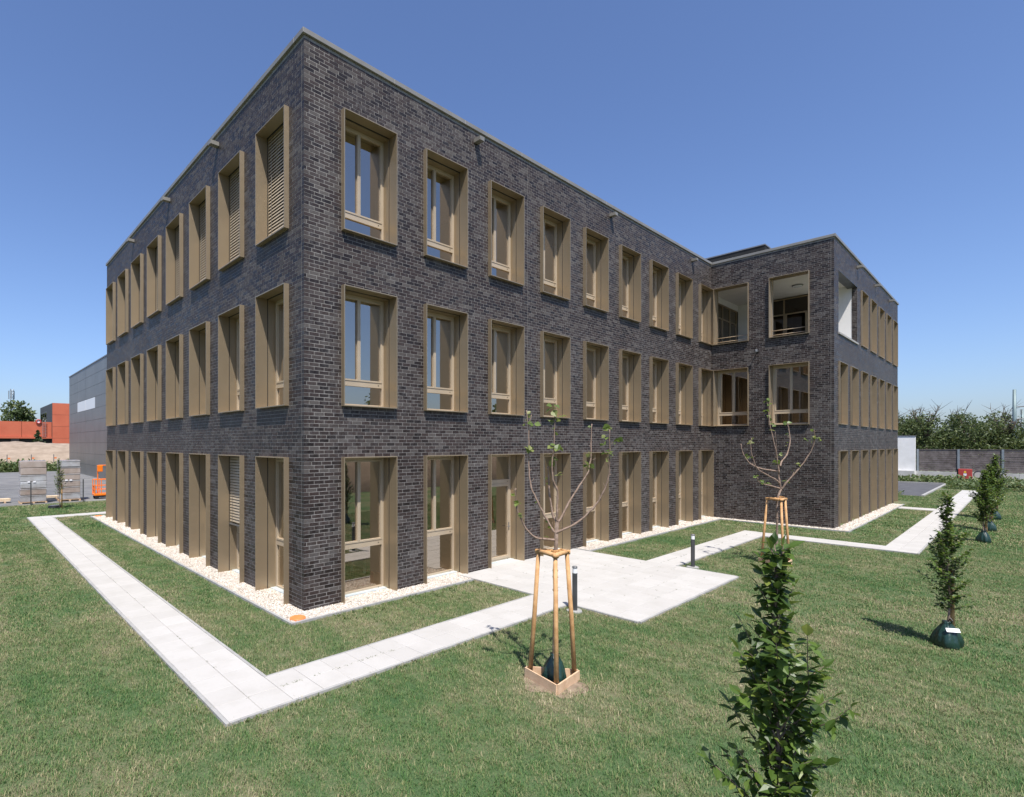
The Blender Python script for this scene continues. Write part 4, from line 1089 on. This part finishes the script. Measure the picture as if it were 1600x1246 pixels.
# ------------------------------------------------------------------ right background
q = MB(); q.box(44.8, -5.55, -.05, 61.6, 30, .006); tag(q.obj('parking', M['asphalt']), kind='structure')
q = MB(); q.box(44.65, -5.72, -.05, 61.6, -5.56, .10); q.box(61.62, -5.72, -.05, 61.78, 30, .10); q.box(53.2, -7.1, -.05, 53.35, -5.73, .03); tag(q.obj('kerb', M['kerb']), kind='structure')
BX = 67.0
wall_ = tag(empty('retaining_wall', (BX, -30, 0)), 'low concrete wall below the timber noise barrier', 'wall')
for i in range(10):
    q = MB(); q.box(-.12, i*4.0 + .01, -.1, .12, i*4.0 + 3.99, .93); q.obj('wall_panel', M['concrete'], wall_)
bar = tag(empty('noise_barrier', (BX + .1, -30, .94)), 'grey brown timber plank noise barrier with galvanised posts on a concrete wall', 'fence')
ys = [26.85 - 2.92*k for k in range(9)]
pl = MB(); pl.box(-.03, -1.37, .008, .03, 1.37, .196); plm = pl.mesh('plank', M['barrier_wood'])
for i, y in enumerate(ys):
    q = MB(); q.box(-.1, y - .08, 0, .1, y + .08, 2.2); q.obj('post', M['post_grey'], bar)
    for j in range(10):
        o = put('plank', plm, bar, (random.uniform(-.012, .012), y - 1.46, .03 + .21*j)); o.rotation_euler = (random.gauss(0, .003), 0, 0)
    q = MB(); q.box(-.06, y - 2.84, 2.135, .06, y - .082, 2.19); q.obj('cap_board', M['barrier_wood'], bar)
wb = tag(empty('white_wall', (BX - .3, -3.0, 0)), 'tall plain white rendered wall adjoining the noise barrier', 'wall')
q = MB(); q.box(0, 0, 0, .3, 22, 4.45); q.obj('render_panel', M['white_wall'], wb)
q = MB(); q.box(-.05, -.05, 4.451, .35, 22, 4.52); q.obj('coping', M['grey_metal'], wb)
q = MB(); q.box(-.4, .05, 0, -.02, 22, .95); q.obj('plinth', M['concrete'], wb)
def onX(px, py, x):
    a = (px - 668)/830; vx, vy = FX + a*FY, FY - a*FX; t_ = (x - CAM[0])/vx
    return CAM[1] + t_*vy, CAM[2] - t_*(py - 694)/830
y_, z_ = onX(1508, 740, BX - 1.2)
hy = tag(empty('red_cabinet', (BX - 1.2, y_, 0)), 'red cabinet with a white shield emblem before the low concrete wall', 'cabinet')
q = MB(); q.box(-.1, -.46, .35, .35, .46, 1.28); bev(q.obj('cabinet_body', M['red_sign'], hy), .02)
q = MB(); q.box(-.05, .462, .3, .35, .56, 1.28); q.obj('side_post', M['black_plastic'], hy)
for s_ in (-.35, .35):
    q = MB(); q.box(.05, s_ - .04, -.05, .2, s_ + .04, .35); q.obj('leg', M['post_grey'], hy)
q = MB(); q.add([(-.106, -.11, .86), (-.106, .11, .86), (-.106, .11, .70), (-.106, .0, .55), (-.106, -.11, .70)], [(4, 3, 2, 1, 0)]); q.obj('shield_emblem', M['white_tag'], hy)
q = MB(); q.add([(-.106, -.09, .92), (-.106, .09, .92), (-.106, .05, 1.1), (-.106, -.05, 1.1)], [(0, 3, 2, 1)]); q.obj('crest_emblem', M['yellow'], hy)
y_, z_ = onX(1530, 742, BX - .6)
t = tag(empty('round_plate', (BX - .6, y_, 0)), 'round pale plate with dark rim before the concrete wall', 'sign')
q = MB(); q.tube([(0, 0, .75), (.03, 0, .75)], .34, 28); q.obj('plate', M['concrete'], t)
q = MB(); q.tube([(0, .36*math.cos(a), .75 + .36*math.sin(a)) for a in [i*math.pi/12 for i in range(25)]], .035, 6); q.obj('rim', M['anthracite'], t)
q = MB(); q.tube([(.05, 0, 0), (.05, 0, .5)], .03, 6); q.obj('post', M['grey_metal'], t)
# railway masts
for (px, ptop, X, wd_, lb) in ((1585, 609, 80, .32, 'thick green grey catenary mast rising behind the noise barrier'), (1597.5, 641, 98, .32, 'farther green grey catenary mast with insulators behind the noise barrier')):
    y_, z_ = onX(px, ptop, X); t = tag(empty('catenary_mast', (X, y_, 0)), lb, 'mast', 'railway masts behind the barrier')
    q = MB(); q.tube([(0, 0, 0), (0, 0, z_*.55), (0, 0, z_)], [wd_*.62, wd_*.55, wd_*.42], 14); q.obj('pole', M['mast'], t, smooth=True)
    q = MB(); q.lathe([(wd_*.7, z_*.42), (wd_*.7, z_*.44), (wd_*.6, z_*.45)], 14); q.obj('collar', M['mast'], t)
    for zz in (.66, .80):
        q = MB(); q.tube([(0, 0, z_*zz), (0, -1.7, z_*zz + .15)], .05, 8)
        for i in range(5): q.lathe([(.05, z_*zz - .25 - .12*i), (.13, z_*zz - .28 - .12*i), (.05, z_*zz - .31 - .12*i)], 8, (0, -.5))
        q.obj('bracket', M['coping'], t)
# wood behind the barrier: single trees
wr = random.Random(77); i = 0
spec = []
for r_, X in ((0, 76), (1, 84)):
    for k in range(9 - r_):
        px = 1392 + 31*k + wr.uniform(-8, 8) + 15*r_
        spec.append((px, X + wr.uniform(-2, 2)))
forms = ['feathery tree with tall thin top', 'rounded dense tree', 'loose tree with bare grey twigs on top', 'low bushy tree']
for i, (px, X) in enumerate(spec):
    y_, _ = onX(px, 694, X); topy = [645, 664, 652, 676][i % 4] + wr.uniform(-6, 6) - (6 if X > 80 else 0) + (6 if px > 1570 else 0)
    _, zt2 = onX(px, topy, X); _, zb2 = onX(px, 700, X)
    clump_tree('woodland_tree', (X, y_, 0), zt2*1.03, wr.uniform(2.1, 3.1), forms[i % 4] + ' in the wood behind the noise barrier', 'wood behind the barrier ' + forms[i % 4], 100+i, 'woods', 5200, .15, .10, bare=9 if i % 4 == 2 else (2 if i % 4 == 0 else 0), lobes=15)

# ------------------------------------------------------------------ lawn grass: tufts instanced over the visible lawn
EXCL = [(a-.03, b_-.03, c_+.03, d_+.03) for (a, b_, c_, d_) in PATHS] + [(-GW-.08, -GW-.08, 4.75, 0), (-GW-.08, -.6, 0, 20.82), (10.34, -GW-.08, 22.5, 0), (21.86, -5.64, 40, 0), (0, 0, 40, 21), (21.86, -5.64, 37.02, 0), (44.6, -5.75, 62, 30)]
def on_lawn(X, Y, pad=.02):
    ok = np.ones(len(X), bool)
    for (a, b_, c_, d_) in EXCL: ok &= ~((X > a - pad) & (X < c_ + pad) & (Y > b_ - pad) & (Y < d_ + pad))
    return ok
def lawn_points(spacing, dmin, dmax, pad):
    xs_ = np.arange(-30, 60, spacing); ys_ = np.arange(-26, 29, spacing)
    X, Y = np.meshgrid(xs_, ys_); X = X.ravel() + rng.uniform(-.5, .5, X.size)*spacing; Y = Y.ravel() + rng.uniform(-.5, .5, Y.size)*spacing
    dx, dy = X - CAM[0], Y - CAM[1]; dp = dx*FX + dy*FY; lt = dx*FY - dy*FX
    px = 668 + 830*lt/np.maximum(dp, .1); py = 694 + 830*CAM[2]/np.maximum(dp, .1)
    dist = np.hypot(dx, dy)
    ok = (dp > 2.5) & (dist >= dmin) & (dist < dmax) & (px > -260) & (px < 1860) & (py < 1500) & on_lawn(X, Y, pad)
    # bare ring inside the first stake frame
    ok &= ~(np.hypot((X-1.13)/1.05, (Y+5.66)) < .34)
    return X[ok], Y[ok]
def tuft(nb, rad, h, w_, seed):
    rn = random.Random(seed); q = MB()
    for i in range(nb):
        a = rn.uniform(0, 6.28); r_ = rad*math.sqrt(rn.random()); x, y = r_*math.cos(a), r_*math.sin(a)
        b_ = rn.uniform(0, 6.28); ln = h*rn.uniform(.45, 1.15); lean_ = ln*rn.uniform(.25, 1.1); dx, dy = math.cos(b_), math.sin(b_); ww = w_*rn.uniform(.6, 1.3)
        mx_, my_, mz = x + dx*lean_*.4, y + dy*lean_*.4, ln*.6
        q.add([(x - dy*ww, y + dx*ww, -.006), (x + dy*ww, y - dx*ww, -.006), (mx_ + dy*ww*.8, my_ - dx*ww*.8, mz), (mx_ - dy*ww*.8, my_ + dx*ww*.8, mz), (x + dx*lean_, y + dy*lean_, ln*.92)], [(0, 1, 2, 3), (3, 2, 4)])
    return q.mesh('grass_tuft', M['grass'])
def grass_layer(name, X, Y, me_list, lb, smin, smax):
    """one stuff object: a point cloud that instances grass tufts"""
    n_ = len(X); me = bpy.data.meshes.new(name); me.vertices.add(n_)
    me.vertices.foreach_set('co', np.column_stack([X, Y, np.zeros(n_)]).astype(np.float32).ravel())
    dry = np.zeros(n_)
    for (a, b_, c_, d_) in PATHS:
        dd = np.hypot(np.maximum(np.maximum(a - X, X - c_), 0), np.maximum(np.maximum(b_ - Y, Y - d_), 0)); dry = np.maximum(dry, np.clip(1 - dd/.35, 0, 1))
    dr = np.hypot(X - 1.13, Y + 5.66); dry = np.maximum(dry, np.clip(1.2 - dr/1.1, 0, .6))
    for nm, vals in (('dry', dry), ('rot', rng.uniform(0, 6.28, n_)), ('scl', rng.uniform(smin, smax, n_))):
        at_ = me.attributes.new(nm, 'FLOAT', 'POINT'); at_.data.foreach_set('value', vals.astype(np.float32))
    o = tag(put(name, me), lb, 'grass', kind='stuff')
    cc = bpy.data.collections.new(name + '_source')
    for i, m_ in enumerate(me_list): cc.objects.link(bpy.data.objects.new('grass_tuft', m_))
    ng = bpy.data.node_groups.new(name, 'GeometryNodeTree')
    ng.interface.new_socket('Geometry', in_out='INPUT', socket_type='NodeSocketGeometry'); ng.interface.new_socket('Geometry', in_out='OUTPUT', socket_type='NodeSocketGeometry')
    N, Lk = ng.nodes, ng.links
    gi, go = N.new('NodeGroupInput'), N.new('NodeGroupOutput')
    ip = N.new('GeometryNodeInstanceOnPoints'); ci = N.new('GeometryNodeCollectionInfo'); ci.inputs[0].default_value = cc
    ci.inputs['Separate Children'].default_value = True; ci.inputs['Reset Children'].default_value = True
    Lk.new(gi.outputs[0], ip.inputs['Points']); Lk.new(ci.outputs[0], ip.inputs['Instance']); ip.inputs['Pick Instance'].default_value = True
    def na(nm):
        a = N.new('GeometryNodeInputNamedAttribute'); a.data_type = 'FLOAT'; a.inputs[0].default_value = nm; return a.outputs[0]
    cx = N.new('ShaderNodeCombineXYZ'); Lk.new(na('rot'), cx.inputs[2])
    er = N.new('FunctionNodeEulerToRotation'); Lk.new(cx.outputs[0], er.inputs[0]); Lk.new(er.outputs[0], ip.inputs['Rotation'])
    Lk.new(na('scl'), ip.inputs['Scale'])
    Lk.new(ip.outputs[0], go.inputs[0])
    md = o.modifiers.new('tufts', 'NODES'); md.node_group = ng
    return o
X, Y = lawn_points(.115, 0, 13, -.015)
grass_layer('lawn_grass', X, Y, [tuft(46, .10, .050, .0026, s_) for s_ in range(5)], 'patchy green and straw coloured short lawn around the paths', .75, 1.25)
print('near tufts', len(X))
X, Y = lawn_points(.21, 13, 27, .0)
grass_layer('lawn_grass', X, Y, [tuft(80, .18, .042, .0042, 10+s_) for s_ in range(4)], 'middle stretch of the patchy lawn around courtyard and side path', .75, 1.25)
print('mid tufts', len(X))
X, Y = lawn_points(.42, 27, 75, .05)
grass_layer('lawn_grass', X, Y, [tuft(110, .34, .055, .010, 20+s_) for s_ in range(3)], 'far stretch of patchy lawn reaching the yard and the weeds', .75, 1.25)
print('far tufts', len(X))
# sprigs in the paving joints and clover weeds at the path edges
def sprigs(pts, seed, h):
    rn = random.Random(seed); q = MB()
    for x, y, z in pts:
        for k in range(7):
            a = rn.uniform(0, 6.28); ln = h*rn.uniform(.4, 1.2); w_ = ln*.13; dx, dy = math.cos(a), math.sin(a); px, py = x + rn.gauss(0, .015), y + rn.gauss(0, .015)
            q.add([(px - dy*w_*.4, py + dx*w_*.4, z), (px + dy*w_*.4, py - dx*w_*.4, z), (px + dx*ln*.4 + dy*w_, py + dy*ln*.4 - dx*w_, z + ln*.6), (px + dx*ln*.7, py + dy*ln*.7, z + ln*.8), (px + dx*ln*.4 - dy*w_, py + dy*ln*.4 + dx*w_, z + ln*.6)], [(0, 1, 2, 3, 4)])
    return q
pts = []; wr = random.Random(5)
dxp, dyp = 5.55/11, 5.14/10
for k in range(80):                                # patio joints, mostly towards the middle right
    i, j = wr.randint(1, 10), wr.randint(1, 9)
    if wr.random() < .5: pts.append((4.75 + dxp*i, -5.17 + dyp*(j + wr.random()), SLABZ - .005))
    else: pts.append((4.75 + dxp*(i + wr.random() - .5), -5.17 + dyp*j, SLABZ - .005))
for k in range(26): pts.append((-2.08 + wr.uniform(0, 2.2), -3.05 + wr.gauss(0, .004), SLABZ - .005))
for k in range(40): pts.append((10.3 + wr.uniform(0, 8), -3.05 + wr.gauss(0, .004), SLABZ - .005))
for k in range(14): pts.append((-2.54, wr.uniform(-3.4, 6), SLABZ - .005))
tag(sprigs(pts, 1, .022).obj('joint_weeds', M['weed']), 'small green sprigs growing in the joints of the paving', 'weeds', kind='stuff')
pts = []
for k in range(90): pts.append((wr.uniform(.3, 4.6), -GW - .07 - abs(wr.gauss(0, .35)), .0))
for k in range(46): pts.append((wr.uniform(-2.8, 4.5), -3.6 - abs(wr.gauss(0, .05)), .0))
for k in range(20): pts.append((-3.08 - abs(wr.gauss(0, .05)), wr.uniform(-3.5, 3), .0))
tag(sprigs(pts, 2, .055).obj('clover', M['hornbeam']), 'dark green clover scattered along the path and pebble edges', 'weeds', kind='stuff')
